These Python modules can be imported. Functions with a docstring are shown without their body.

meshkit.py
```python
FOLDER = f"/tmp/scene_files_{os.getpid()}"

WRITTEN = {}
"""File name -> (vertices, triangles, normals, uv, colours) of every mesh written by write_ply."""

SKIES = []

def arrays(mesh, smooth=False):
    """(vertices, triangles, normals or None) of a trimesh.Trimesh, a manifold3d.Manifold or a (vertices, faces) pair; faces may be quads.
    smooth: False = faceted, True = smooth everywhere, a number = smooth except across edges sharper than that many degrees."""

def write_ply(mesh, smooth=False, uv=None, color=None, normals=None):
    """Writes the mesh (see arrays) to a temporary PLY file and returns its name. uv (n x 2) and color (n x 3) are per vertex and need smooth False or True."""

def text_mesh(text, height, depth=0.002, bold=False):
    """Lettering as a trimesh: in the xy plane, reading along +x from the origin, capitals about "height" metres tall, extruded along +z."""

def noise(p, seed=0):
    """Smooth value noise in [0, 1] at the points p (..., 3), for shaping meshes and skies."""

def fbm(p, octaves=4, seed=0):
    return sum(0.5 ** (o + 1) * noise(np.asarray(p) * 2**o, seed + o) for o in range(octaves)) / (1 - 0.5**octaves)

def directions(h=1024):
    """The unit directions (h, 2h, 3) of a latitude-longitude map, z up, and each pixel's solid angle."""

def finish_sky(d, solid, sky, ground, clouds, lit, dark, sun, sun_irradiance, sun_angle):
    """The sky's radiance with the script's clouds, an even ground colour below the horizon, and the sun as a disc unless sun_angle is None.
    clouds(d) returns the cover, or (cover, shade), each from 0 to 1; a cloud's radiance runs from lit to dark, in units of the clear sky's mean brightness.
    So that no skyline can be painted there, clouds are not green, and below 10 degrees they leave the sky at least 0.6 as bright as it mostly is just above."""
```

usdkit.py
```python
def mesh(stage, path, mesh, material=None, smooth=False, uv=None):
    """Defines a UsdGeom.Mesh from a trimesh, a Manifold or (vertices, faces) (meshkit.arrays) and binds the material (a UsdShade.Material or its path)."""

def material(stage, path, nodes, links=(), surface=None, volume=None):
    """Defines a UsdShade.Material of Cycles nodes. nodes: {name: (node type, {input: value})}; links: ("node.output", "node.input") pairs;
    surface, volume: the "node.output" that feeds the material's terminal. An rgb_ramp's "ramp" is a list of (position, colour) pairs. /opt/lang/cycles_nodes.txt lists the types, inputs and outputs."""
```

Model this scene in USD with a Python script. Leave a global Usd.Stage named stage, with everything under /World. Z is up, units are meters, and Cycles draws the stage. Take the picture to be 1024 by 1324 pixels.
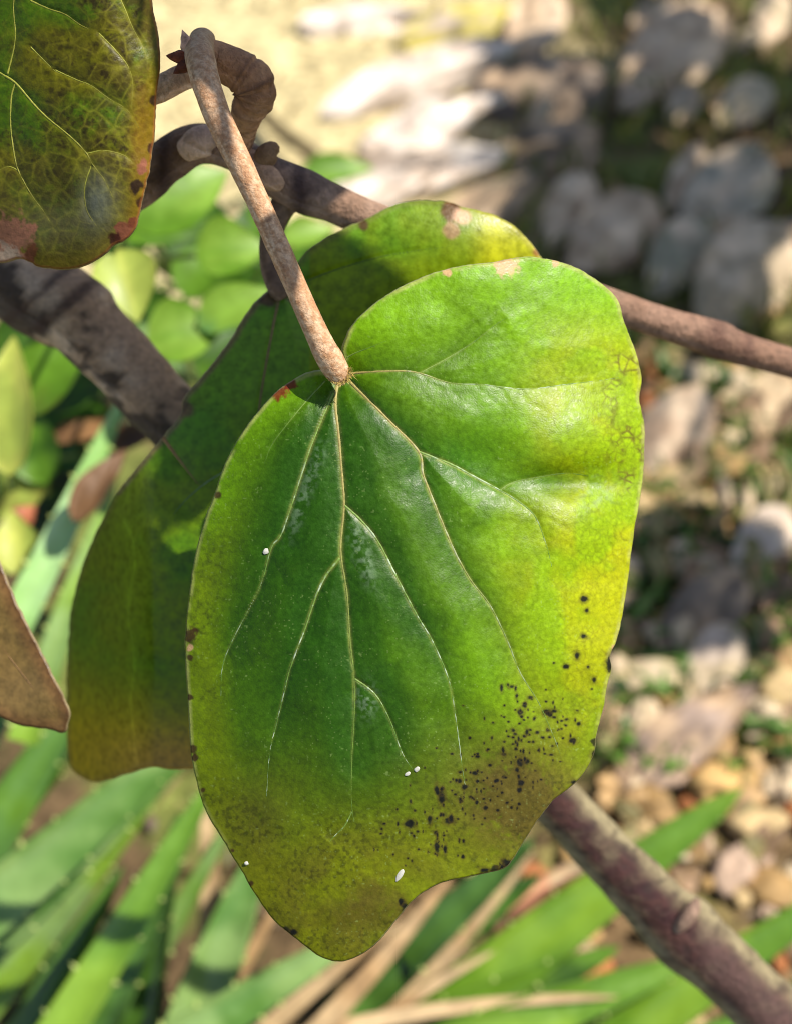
import math, random
import numpy as np, trimesh
from scipy.spatial import Delaunay, cKDTree
import shapely
from shapely.geometry import Polygon
import usdkit, meshkit
from pxr import Usd, UsdGeom, UsdLux, UsdShade, Gf, Sdf, Vt

stage = Usd.Stage.CreateInMemory()
UsdGeom.SetStageUpAxis(stage, UsdGeom.Tokens.z)
UsdGeom.SetStageMetersPerUnit(stage, 1.0)
world = UsdGeom.Xform.Define(stage, '/World'); stage.SetDefaultPrim(world.GetPrim())
UsdGeom.Scope.Define(stage, '/World/Looks')

# ------------------------------------------------------------------ camera, sky, sun, exposure
PITCH, CAMH, FOCUS, TANW = math.radians(45), 0.43, 0.2, 0.56
C = np.array([0, 0, CAMH])
R = np.array([1.0, 0, 0]); F = np.array([0, math.cos(PITCH), -math.sin(PITCH)]); U = np.array([0, math.sin(PITCH), math.cos(PITCH)])
cam = UsdGeom.Camera.Define(stage, '/World/camera')
m = Gf.Matrix4d(1.0)
for i, a in enumerate((R, U, -F, C)):
    for j in range(3): m[i, j] = float(a[j])
cam.AddTransformOp().Set(m)
FL = 35.0
cam.CreateFocalLengthAttr(FL); cam.CreateHorizontalApertureAttr(TANW * FL); cam.CreateVerticalApertureAttr(TANW * FL * 1024 / 791)
cam.CreateFocusDistanceAttr(0.2015); cam.CreateFStopAttr(FL / 3.4)
cam.CreateClippingRangeAttr(Gf.Vec2f(0.005, 1000))
cam.CreateExposureAttr(0.72)

L = 0.54 * R + 0.60 * U - 0.60 * F          # towards the sun
L = L / np.linalg.norm(L)
ELEV, ROT = math.asin(L[2]), math.atan2(L[0], L[1])
sky_mat = usdkit.material(stage, '/World/Looks/sky_look',
    {'s': ('sky_texture', {'sky_type': 'single_scattering', 'sun_disc': False, 'sun_elevation': ELEV, 'sun_rotation': ROT}),
     'b': ('background_shader', {'strength': 0.09})}, [('s.color', 'b.color')], surface='b.background')
dome = UsdLux.DomeLight.Define(stage, '/World/sky')
UsdShade.MaterialBindingAPI.Apply(dome.GetPrim()).Bind(sky_mat)
dome.GetPrim().SetCustomDataByKey('kind', 'structure')
sun = UsdLux.DistantLight.Define(stage, '/World/sun')
sun.CreateIntensityAttr(1.22); sun.CreateAngleAttr(0.5); sun.CreateNormalizeAttr(True); sun.CreateColorAttr(Gf.Vec3f(1, 0.94, 0.84))
zx = np.cross([0, 1, 0], L); zx /= np.linalg.norm(zx); zy = np.cross(L, zx)
m = Gf.Matrix4d(1.0)
for i, a in enumerate((zx, zy, L)):
    for j in range(3): m[i, j] = float(a[j])
sun.AddTransformOp().Set(m)

# ------------------------------------------------------------------ helpers
rng = np.random.default_rng(7)
def lin(r, g, b, k=1.0):
    c = np.array([r, g, b], float) / 255
    return np.where(c < 0.04045, c / 12.92, ((c + 0.055) / 1.055) ** 2.4) * k
def P(px, py, d):
    """The point at depth d (metres) on the line of sight through a pixel of the photograph."""
    px, py, d = np.broadcast_arrays(np.asarray(px, float), np.asarray(py, float), np.asarray(d, float))
    x, y = (px - 512) / 1024 * TANW, (662 - py) / 1024 * TANW
    return C + d[..., None] * (F + x[..., None] * R + y[..., None] * U)
def ground_depth(px, py, z=0.0):
    y = (662 - np.asarray(py, float)) / 1024 * TANW
    return (z - CAMH) / (F[2] + y * U[2])
def G(px, py, z=0.0): return P(px, py, ground_depth(px, py, z))
def mpp(d): return TANW / 1024 * d           # metres per photo pixel at depth d
def to_px(p):
    q = np.asarray(p) - C; d = q @ F
    return 512 + (q @ R) / d / TANW * 1024, 662 - (q @ U) / d / TANW * 1024, d
taken = {}
def numbered(path):
    n = taken.get(path, -1) + 1; taken[path] = n
    return path if n == 0 else f'{path}_{n:03d}'
def tag(prim, label=None, cat=None, group=None, kind=None):
    p = prim.GetPrim() if hasattr(prim, 'GetPrim') else prim
    for k, v in (('label', label), ('category', cat), ('group', group), ('kind', kind)):
        if v: p.SetCustomDataByKey(k, v)
    return p
def thing(name, label, cat, loc=(0, 0, 0), group=None):
    x = UsdGeom.Xform.Define(stage, numbered('/World/' + name)); x.AddTranslateOp().Set(Gf.Vec3d(*map(float, loc)))
    x.GetPrim().SetCustomDataByKey('at', Gf.Vec3d(*map(float, loc)))
    return tag(x, label, cat, group)
origin = {}
def obj(name, vf, mat, parent=None, smooth=True, col=None, label=None, kind=None):
    v, f = (np.asarray(vf.vertices), np.asarray(vf.faces)) if hasattr(vf, 'vertices') else (np.asarray(vf[0], float), np.asarray(vf[1], int))
    pp = parent.GetPath().pathString if parent is not None else '/World'
    root = '/'.join(pp.split('/')[:3])
    if parent is not None:
        at = stage.GetPrimAtPath(root).GetCustomDataByKey('at')
        if at is not None: v = v - np.array(at)
    me = usdkit.mesh(stage, numbered(pp + '/' + name), (v, f), mat, smooth=smooth)
    me.CreateDoubleSidedAttr(True)
    if col is not None:
        pv = UsdGeom.PrimvarsAPI(me).CreatePrimvar('Cd', Sdf.ValueTypeNames.Color3fArray, 'vertex')
        pv.Set(Vt.Vec3fArray.FromNumpy(np.clip(np.broadcast_to(col, v.shape), 0, 1).astype(np.float32)))
    if label: tag(me, label)
    if kind: tag(me, kind=kind)
    return me.GetPrim()
def spline(pts, n=12, closed=False):
    p = np.asarray(pts, float); out = []
    N = len(p)
    for i in range(N if closed else N - 1):
        if closed: a, b, c, d = p[(i - 1) % N], p[i], p[(i + 1) % N], p[(i + 2) % N]
        else: a, b, c, d = p[max(i - 1, 0)], p[i], p[i + 1], p[min(i + 2, N - 1)]
        t = np.linspace(0, 1, n, endpoint=False)[:, None]
        out.append(0.5 * (2 * b + (c - a) * t + (2 * a - 5 * b + 4 * c - d) * t * t + (3 * b - a - 3 * c + d) * t ** 3))
    if not closed: out.append(p[-1:])
    return np.vstack(out)
def sm(a, b, x):
    t = np.clip((x - a) / (b - a), 0, 1); return t * t * (3 - 2 * t)
def mixc(c, d, t): return c + (np.asarray(d) - c) * np.asarray(t)[..., None]
def n2(px, py, s, seed=0, oc=4):
    return meshkit.fbm(np.stack([np.asarray(px) / s, np.asarray(py) / s, np.full(np.shape(px), 3.7)], -1), oc, seed)
def tube(p, r, sides=16, cap=True, cfun=None, bump=0.0, seed=0):
    """Swept tube with parallel-transported frames. cfun(s, angle, points) gives colours; angle 0 faces the camera."""
    p = np.asarray(p, float); n = len(p); r = np.broadcast_to(r, (n,)).astype(float)
    t = np.gradient(p, axis=0); t /= np.linalg.norm(t, axis=1, keepdims=True) + 1e-12
    a = np.cross(t[0], F); a /= np.linalg.norm(a); A = []
    for i in range(n):
        a = a - t[i] * (a @ t[i]); a /= np.linalg.norm(a); A.append(a)
    A = np.array(A); B = np.cross(t, A)
    ang = np.arange(sides) * 2 * np.pi / sides
    dirs = np.cos(ang)[None, :, None] * B[:, None] + np.sin(ang)[None, :, None] * A[:, None]
    rr = np.repeat(r[:, None], sides, 1)
    if bump:
        q = p[:, None] + dirs * rr[..., None]
        rr = rr * (1 + bump * 2 * (meshkit.fbm(q / (r.mean() * 1.3), 4, seed) - 0.5))
    v = p[:, None] + dirs * rr[..., None]
    i, j = np.meshgrid(np.arange(n - 1), np.arange(sides), indexing='ij')
    a0, a1 = i * sides + j, i * sides + (j + 1) % sides
    f = np.stack([a0, a1, a1 + sides, a0 + sides], -1).reshape(-1, 4)
    f = np.vstack([f[:, [0, 1, 2]], f[:, [0, 2, 3]]])
    V = v.reshape(-1, 3); S = np.repeat(np.linspace(0, 1, n), sides); AN = np.tile(ang, n)
    if cap:
        V = np.vstack([V, p[:1] - t[:1] * r[0] * 0.35, p[-1:] + t[-1:] * r[-1] * 0.35]); S = np.r_[S, 0, 1]; AN = np.r_[AN, 0, 0]
        k = np.arange(sides); k2 = (k + 1) % sides; e = (n - 1) * sides
        f = np.vstack([f, np.stack([k2, k, np.full(sides, n * sides)], -1), np.stack([e + k, e + k2, np.full(sides, n * sides + 1)], -1)])
    # faces outward
    tri = V[f]; nn = np.cross(tri[:, 1] - tri[:, 0], tri[:, 2] - tri[:, 0])
    cen = tri.mean(1); near = p[np.clip(np.round(S[f].mean(1) * (n - 1)).astype(int), 0, n - 1)]
    if ((cen - near) * nn).sum() < 0: f = f[:, ::-1]
    return (V, f), (cfun(S, AN, V) if cfun else None)
def pxtube(pts, sides=16, n=10, **k):
    """pts: (px, py, depth, radius in px)."""
    q = spline(pts, n)
    return tube(P(q[:, 0], q[:, 1], q[:, 2]), q[:, 3] * mpp(q[:, 2]), sides, **k)
def merge(list_):
    V, Fc, o = [], [], 0
    for v, f in list_:
        V.append(v); Fc.append(np.asarray(f) + o); o += len(v)
    return np.vstack(V), np.vstack(Fc)

# ------------------------------------------------------------------ materials
def look(name, nodes, links, surface): return usdkit.material(stage, '/World/Looks/' + name, nodes, links, surface=surface)
def leaf_look(name, rough=0.4, trans=0.25, bump=0.25, grain=(900, 2600), spec=0.5, vary=0.35, tint=(1.2, 1.15, 0.5)):
    """Colour from the mesh (the leaf's own pattern), fine cell grain, waxy gloss, some light let through."""
    return look(name, {
        'a': ('attribute', {'attribute': 'Cd'}), 'tc': ('texture_coordinate', {}),
        'n1': ('noise_texture', {'scale': grain[0], 'detail': 4, 'roughness': 0.65}),
        'v1': ('voronoi_texture', {'scale': grain[1], 'feature': 'f1'}),
        'r': ('map_range', {'from_min': 0.3, 'from_max': 0.7, 'to_min': 1 - vary, 'to_max': 1 + vary}),
        'mul': ('mix_color', {'blend_type': 'multiply', 'fac': 1.0, 'use_clamp_result': False}),
        'add': ('math', {'math_type': 'multiply_add', 'value2': 0.6}),
        'bp': ('bump', {'strength': bump, 'distance': 0.0003}),
        'rr': ('map_range', {'from_min': 0.3, 'from_max': 0.7, 'to_min': rough - 0.1, 'to_max': rough + 0.14}),
        'p': ('principled_bsdf', {'specular_ior_level': spec}),
        'tt': ('mix_color', {'blend_type': 'multiply', 'fac': 1.0, 'b': tint, 'use_clamp': False}),
        't': ('translucent_bsdf', {}), 'm': ('mix_closure', {'fac': trans})},
        [('tc.object', 'n1.vector'), ('tc.object', 'v1.vector'), ('n1.fac', 'r.value'), ('a.color', 'mul.a'), ('r.result', 'mul.b'),
         ('n1.fac', 'add.value1'), ('v1.distance', 'add.value3'), ('add.value', 'bp.height'), ('bp.normal', 'p.normal'), ('n1.fac', 'rr.value'), ('rr.result', 'p.roughness'),
         ('mul.result', 'p.base_color'), ('mul.result', 'tt.a'), ('tt.result', 't.color'), ('p.BSDF', 'm.closure1'), ('t.BSDF', 'm.closure2')], 'm.closure')
def plain_look(name, rough=0.7, scale=300, vary=0.3, bump=0.4, dist=0.0004, spec=0.4, col=None):
    nodes = {'tc': ('texture_coordinate', {}), 'n1': ('noise_texture', {'scale': scale, 'detail': 5, 'roughness': 0.65}),
        'r': ('map_range', {'from_min': 0.3, 'from_max': 0.7, 'to_min': 1 - vary, 'to_max': 1 + vary}),
        'mul': ('mix_color', {'blend_type': 'multiply', 'fac': 1.0, 'use_clamp_result': False}),
        'bp': ('bump', {'strength': bump, 'distance': dist}),
        'p': ('principled_bsdf', {'specular_ior_level': spec, 'roughness': rough})}
    links = [('tc.object', 'n1.vector'), ('n1.fac', 'r.value'), ('r.result', 'mul.b'), ('n1.fac', 'bp.height'), ('bp.normal', 'p.normal'), ('mul.result', 'p.base_color')]
    if col is None:
        nodes['a'] = ('attribute', {'attribute': 'Cd'}); links.append(('a.color', 'mul.a'))
    else: nodes['mul'][1]['a'] = tuple(col)
    return look(name, nodes, links, 'p.BSDF')
M = {}
M['leaf'] = leaf_look('glossy_leaf', 0.40, 0.18, 0.08, (1300, 3600), spec=0.22, vary=0.22)
M['leaf_soft'] = leaf_look('dull_leaf', 0.36, 0.28, 0.08, (700, 2200), spec=0.35)
M['vein'] = plain_look('leaf_vein', 0.6, 2500, 0.3, 0.5, 0.0001)
M['petiole'] = plain_look('petiole_skin', 0.62, 3200, 0.3, 0.9, 0.00025)
M['bark'] = plain_look('twig_bark', 0.75, 800, 0.32, 1.0, 0.0008)
M['small_leaf'] = leaf_look('thin_leaf', 0.45, 0.45, 0.1, (200, 900), vary=0.15)
M['aloe'] = leaf_look('aloe_skin', 0.24, 0.05, 0.05, (120, 900), vary=0.12, spec=0.6)
M['dry'] = plain_look('dry_leaf', 0.62, 120, 0.3, 0.5, 0.001)
M['stone'] = plain_look('pebble_stone', 0.75, 220, 0.3, 0.5, 0.0008)
M['soil'] = plain_look('ground_soil', 0.95, 90, 0.55, 1.0, 0.004, spec=0.2)
M['fleck'] = plain_look('white_fleck', 0.6, 3000, 0.1, 0.3, 0.0001, col=lin(200, 198, 186, 0.7))

# ------------------------------------------------------------------ ground
def ground_lump(x, y): return 0.010 * (meshkit.fbm(np.stack([x / 0.07, y / 0.07, x * 0 + 1.5], -1), 4, 5) - 0.5)
g = np.concatenate([[-40, -12, -4, -1.6], np.linspace(-0.8, 0.8, 321), [1.6, 4, 12, 40]])
gy = np.concatenate([[-40, -12, -4, -1.2], np.linspace(-0.3, 1.6, 381), [2.4, 5, 14, 40]])
X, Y = np.meshgrid(g, gy, indexing='ij')
Z = ground_lump(X, Y) - 0.003
V = np.stack([X, Y, Z], -1).reshape(-1, 3)
i, j = np.meshgrid(np.arange(len(g) - 1), np.arange(len(gy) - 1), indexing='ij')
a = i * len(gy) + j
q = np.stack([a, a + len(gy), a + len(gy) + 1, a + 1], -1).reshape(-1, 4)
px, py, _ = to_px(V)
front = (V - C) @ F > 0.05
sand = lin(205, 188, 140, 0.80); soilc = lin(96, 78, 54, 0.8); moss = lin(98, 104, 50)
nz = n2(V[:, 0] * 1000, V[:, 1] * 1000, 60, 3)
# sandy patch of the bed, a place on the ground (metres)
sx, sy = G(330, 90)[:2]
dist = np.hypot((V[:, 0] - sx) / 0.24, (V[:, 1] - sy) / 0.30) + 0.9 * (nz - 0.5)
col = mixc(np.broadcast_to(soilc, V.shape), moss, sm(0.45, 0.62, n2(V[:, 0] * 1000, V[:, 1] * 1000, 35, 9)))
gx_, gy__ = G(930, 800)[:2]
col = mixc(col, lin(160, 130, 92, .75), (1 - sm(.7, 1.1, np.hypot((V[:, 0] - gx_) / .13, (V[:, 1] - gy__) / .24) + .8 * (nz - .5))) * .3)
col = mixc(col, sand * 1.0, 1 - sm(0.8, 1.05, dist))
col = col * (0.8 + 0.4 * n2(V[:, 0] * 1000, V[:, 1] * 1000, 18, 4))[:, None]
tag(obj('ground', (V, np.vstack([q[:, [0, 1, 2]], q[:, [0, 2, 3]]])), M['soil'], col=col), 'soil of the garden bed, sandy and pale at upper left', 'ground', kind='structure')

# ------------------------------------------------------------------ leaf blades
def blade(name, parent, outline, depth, colour, mat, veins=(), spacing=2.0, thick=0.00045, edge_noise=1.0, seed=0, quilt=0.0, quilt_w=26, groove=0.0, label=None):
    """A leaf blade: outline as seen from the camera, set at its own depth, with thickness. depth(px, py) in metres."""
    o = spline(outline, 24, closed=True)
    seg = np.r_[0, np.cumsum(np.linalg.norm(np.diff(np.vstack([o, o[:1]]), axis=0), axis=1))]
    s = np.arange(0, seg[-1], spacing)
    oc = np.vstack([o, o[:1]]); o = np.stack([np.interp(s, seg, oc[:, 0]), np.interp(s, seg, oc[:, 1])], -1)
    if edge_noise:
        o = o + edge_noise * 3.2 * (np.stack([n2(o[:, 0], o[:, 1], 13, seed), n2(o[:, 0], o[:, 1], 13, seed + 50)], -1) - 0.5)
    poly = Polygon(o).buffer(0)
    if poly.geom_type != 'Polygon': poly = max(poly.geoms, key=lambda k: k.area)
    o = np.array(poly.exterior.coords)[:-1]
    x0, y0, x1, y1 = poly.bounds
    gx, gy_ = np.meshgrid(np.arange(x0, x1, spacing), np.arange(y0, y1, spacing * 0.88))
    gx = gx + (np.arange(gx.shape[0]) % 2)[:, None] * spacing / 2
    pts = np.stack([gx.ravel(), gy_.ravel()], -1)
    inner = poly.buffer(-spacing * 0.6)
    pts = pts[shapely.contains_xy(inner, pts[:, 0], pts[:, 1])]
    q = np.vstack([o, pts]); nb = len(o)
    tri = Delaunay(q).simplices
    cen = q[tri].mean(1); tri = tri[shapely.contains_xy(poly, cen[:, 0], cen[:, 1])]
    a2 = np.cross(q[tri[:, 1]] - q[tri[:, 0]], q[tri[:, 2]] - q[tri[:, 0]])
    tri = tri[np.abs(a2) > 1e-6]; a2 = a2[np.abs(a2) > 1e-6]
    tri = np.where((a2 > 0)[:, None], tri[:, ::-1], tri)      # image y is down: these face the camera
    de = cKDTree(o).query(q)[0]
    info = {'x': q[:, 0], 'y': q[:, 1], 'edge': de}
    fine = [spline(ve['pts'], 8) for ve in veins if ve.get('hidden')]
    veins = [ve for ve in veins if not ve.get('hidden')]
    vs = [spline(ve['pts'], 20) for ve in veins]
    dv = np.full(len(q), 1e3); vi = np.zeros(len(q), int); vt = np.zeros(len(q)); vw = np.ones(len(q)); valley = np.zeros(len(q)); line = np.zeros(len(q)); strong = np.zeros(len(q))
    for k, (ve, c_) in enumerate(zip(veins, vs)):
        d_, ix = cKDTree(c_).query(q)
        t_ = ix / len(c_)
        w_ = ve.get('strength', 1.0) * (1 - 0.55 * t_) * sm(0.0, 0.3, 1.02 - t_)
        better = d_ < dv
        dv = np.where(better, d_, dv); vi = np.where(better, k, vi); vt = np.where(better, t_, vt); vw = np.where(better, w_, vw)
        valley = np.maximum(valley, np.minimum(w_, 1) * np.exp(-(d_ / quilt_w) ** 1.3)); line = np.maximum(line, w_ * np.exp(-(d_ / 3.2) ** 2)); strong = np.maximum(strong, w_ * np.exp(-(d_ / 34) ** 1.4))
    df = cKDTree(np.vstack(fine)).query(q)[0] if fine else np.full(len(q), 1e3)
    info.update(dv=dv, vi=vi, vt=vt, vw=vw, strong=strong, df=df)
    d = depth(q[:, 0], q[:, 1])
    d = d + quilt * valley + groove * line + .00004 * np.exp(-(df / 4) ** 2)
    info['d'] = d
    front_ = P(q[:, 0], q[:, 1], d)
    colr = colour(info)
    v_, f_, nrm = meshkit.arrays((front_, tri), True)
    # rim: bead at the middle of the thickness, then the underside
    toC = C - front_; toC /= np.linalg.norm(toC, axis=1, keepdims=True)
    if ((nrm * toC).sum(1) < 0).mean() > 0.5: tri = tri[:, ::-1]; nrm = -nrm
    back_ = front_ - nrm * thick
    ob = front_[:nb]; tang = np.roll(ob, -1, 0) - np.roll(ob, 1, 0); out_ = np.cross(tang, nrm[:nb]); out_ /= np.linalg.norm(out_, axis=1, keepdims=True) + 1e-12
    cc = front_.mean(0)
    if (out_ * (ob - cc)).sum() < 0: out_ = -out_
    midv = (ob + back_[:nb]) / 2 + out_ * thick * 0.5
    N = len(q); V = np.vstack([front_, back_, midv])
    k = np.arange(nb); k2 = (k + 1) % nb
    rim = np.vstack([np.stack([k, k2, 2 * N + k2], -1), np.stack([k, 2 * N + k2, 2 * N + k], -1),
                     np.stack([2 * N + k, 2 * N + k2, N + k2], -1), np.stack([2 * N + k, N + k2, N + k], -1)])
    tr = V[rim[0]]; 
    if np.dot(np.cross(tr[1] - tr[0], tr[2] - tr[0]), out_[0]) < 0: rim = rim[:, ::-1]
    Fc = np.vstack([tri, tri[:, ::-1] + N, rim])
    cB = mixc(colr * 0.9, lin(120, 140, 90), np.full(N, 0.4))
    CC = np.vstack([colr, cB, mixc(colr[:nb], lin(205, 195, 150), np.full(nb, 0.45))])
    leaf = obj(name, (V, Fc), mat, parent, True, CC, label)
    surf = cKDTree(q)
    for ve, c_ in zip(veins, vs):
        w0 = ve.get('width', 1.5)
        ix = surf.query(c_)[1]
        dd = d[ix]; keep = np.r_[True, np.diff(ix) != 0]
        c2 = c_; n = len(c2); t = np.linspace(0, 1, n)
        rad = w0 * 1.25 * (1 - 0.9 * t) * mpp(dd) * (.75 + .5 * n2(c_[:, 0], c_[:, 1], 5, seed + 8, 3))
        # smooth depth along the vein, tube half sunk in the blade
        ds = np.convolve(np.pad(dd, 4, mode='edge'), np.ones(9) / 9, 'valid') + rad * ve.get('sink', 0.55)
        wob = 0.5 * (n2(c2[:, 0], c2[:, 1], 7, seed + 5) - 0.5)
        (tv, tf), tc = tube(P(c2[:, 0] + wob, c2[:, 1], ds), rad, 7, cfun=lambda S, A, Vv: ve_col(ve, S, Vv))
        obj(ve.get('name', 'vein'), (tv, tf), M['vein'], leaf, True, tc)
    return leaf, info
def ve_col(ve, S, Vv):
    a_, b_ = ve.get('col', (lin(150, 160, 70, .8), lin(80, 120, 35, .8)))
    c = mixc(np.broadcast_to(a_, (len(S), 3)), b_, sm(0.1, 0.8, S))
    if ve.get('dust'):
        nn = meshkit.fbm(Vv / 0.0009, 3, 2)
        c = mixc(c, lin(190, 205, 180, .85), np.clip(ve['dust'] * .8 * sm(0.46, 0.64, nn) * sm(ve.get('d0', 0), ve.get('d0', 0) + .12, S), 0, 1))
    return c
def vcell(x, y, size, seed, bounds):
    """Distance to the nearest border of a random cell net, in px."""
    r_ = np.random.default_rng(seed); x0, y0, x1, y1 = bounds
    n = int((x1 - x0) * (y1 - y0) / size ** 2)
    pts = np.stack([r_.uniform(x0, x1, n), r_.uniform(y0, y1, n)], -1)
    wx = x + size * 0.55 * (n2(x, y, size * 1.1, seed, 2) - .5); wy = y + size * 0.55 * (n2(x, y, size * 1.1, seed + 9, 2) - .5)
    dd, _ = cKDTree(pts).query(np.stack([wx, wy], -1), k=2)
    return (dd[:, 1] - dd[:, 0]) / 2

shrub = thing('shrub', 'woody shrub with thick brown stems and big glossy heart shaped leaves in the foreground', 'shrub')

# --- the large leaf in focus
OUT1 = [(437, 487), (447, 470), (444, 452), (452, 430), (465, 412), (485, 394), (510, 377), (540, 362), (575, 350), (610, 343), (640, 340), (660, 336), (680, 333), (700, 335), (720, 338),
        (745, 347), (770, 362), (790, 378), (800, 392), (806, 415), (815, 440), (824, 465), (829, 486), (828, 500), (826, 515), (830, 535), (833, 555), (832, 590), (830, 620), (826, 650), (820, 680),
        (815, 720), (808, 770), (803, 800), (797, 825), (788, 848), (790, 865), (785, 885), (778, 920), (770, 950), (768, 970), (760, 990), (745, 1010), (720, 1030), (700, 1052), (680, 1082), (661, 1112),
        (650, 1122), (630, 1128), (600, 1134), (570, 1141), (545, 1154), (528, 1169), (510, 1190), (490, 1215), (470, 1232), (450, 1241), (435, 1243), (415, 1237), (395, 1223), (378, 1209), (355, 1190),
        (335, 1163), (318, 1135), (300, 1105), (285, 1080), (270, 1055), (260, 1030), (250, 990), (246, 950), (244, 910), (241, 870), (240, 830), (243, 790), (248, 750), (255, 710), (265, 675), (278, 640),
        (290, 605), (305, 575), (325, 545), (345, 520), (368, 500), (390, 487), (410, 481), (425, 483)]
tan_g = (lin(165, 150, 85, .75), lin(95, 125, 40, .75))
grn = (lin(120, 150, 60, .7), lin(80, 125, 35, .7))
V1 = [dict(name='midrib', pts=[(438, 490), (434, 520), (438, 560), (443, 620), (445, 655), (441, 700), (442, 725), (449, 770), (453, 830), (458, 880), (458, 930), (455, 985), (455, 1040), (458, 1062)], width=2.6, strength=1.3, col=tan_g),
      dict(pts=[(431, 508), (404, 573), (385, 630), (365, 689), (351, 709), (336, 760), (301, 828), (288, 863), (286, 900)], width=1.7, col=grn, dust=.5, d0=.1),
      dict(pts=[(420, 493), (396, 519), (372, 548), (352, 575), (342, 600)], width=1.1, strength=.5, col=grn),
      dict(pts=[(439, 722), (420, 747), (407, 776), (394, 815), (375, 866), (368, 895), (358, 935), (349, 975), (345, 1030)], width=1.8, strength=.9, col=grn, dust=.95),
      dict(pts=[(446, 654), (466, 672), (488, 699), (513, 747), (539, 796), (558, 828), (580, 880), (590, 936), (597, 991), (601, 1015)], width=2.0, strength=1.0, col=grn, dust=.8, d0=.1),
      dict(pts=[(459, 878), (484, 897), (503, 929), (519, 972), (533, 995)], width=1.6, strength=.8, col=grn, dust=1.0),
      dict(pts=[(454, 495), (476, 517), (504, 545), (541, 584), (547, 614), (563, 655), (586, 710), (608, 750), (633, 783), (656, 830), (672, 870), (696, 909), (715, 952), (724, 975)], width=2.3, strength=1.2, col=tan_g, dust=.4, d0=.15),
      dict(pts=[(541, 584), (582, 600), (614, 617), (646, 634), (672, 650), (692, 669), (706, 705), (713, 733)], width=1.7, strength=1.0, col=grn, dust=.6),
      dict(pts=[(646, 634), (662, 624), (690, 618), (729, 612), (760, 615)], width=.9, strength=.7, col=grn),
      dict(pts=[(452, 483), (495, 480), (536, 481), (582, 495), (632, 498), (674, 510)], width=1.7, strength=.8, col=tan_g, dust=.6, d0=.3),
      dict(pts=[(545, 481), (580, 462), (609, 444), (640, 420), (655, 410)], width=.9, strength=.6, col=grn),
      dict(pts=[(632, 498), (680, 503), (730, 497), (765, 493), (800, 488)], width=.8, strength=.5, col=grn, dust=.7),
      dict(pts=[(449, 462), (460, 456), (476, 450), (500, 440)], width=1.0, strength=.4, col=grn),
      dict(pts=[(455, 1050), (446, 1068), (434, 1080), (425, 1090)], width=1.0, strength=.5, col=grn, dust=1.)]
TR = np.random.default_rng(8)
for ve in list(V1):
    q_ = spline(ve['pts'], 10)
    for ii in range(8, len(q_) - 4, 7):
        t_ = q_[min(ii + 2, len(q_) - 1)] - q_[ii - 2]; a0 = math.atan2(t_[1], t_[0])
        for sg in (-1, 1):
            if TR.uniform() < .35: continue
            a_ = a0 + sg * TR.uniform(.7, 1.1); ln = TR.uniform(18, 48); p_ = q_[ii] + TR.normal(0, 1, 2); pl = [tuple(q_[ii])]
            for _ in range(4): a_ -= sg * TR.uniform(-.05, .28); p_ = p_ + ln / 4 * np.array([math.cos(a_), math.sin(a_)]); pl.append(tuple(p_))
            V1.append(dict(pts=pl, hidden=True, strength=.22))
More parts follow.
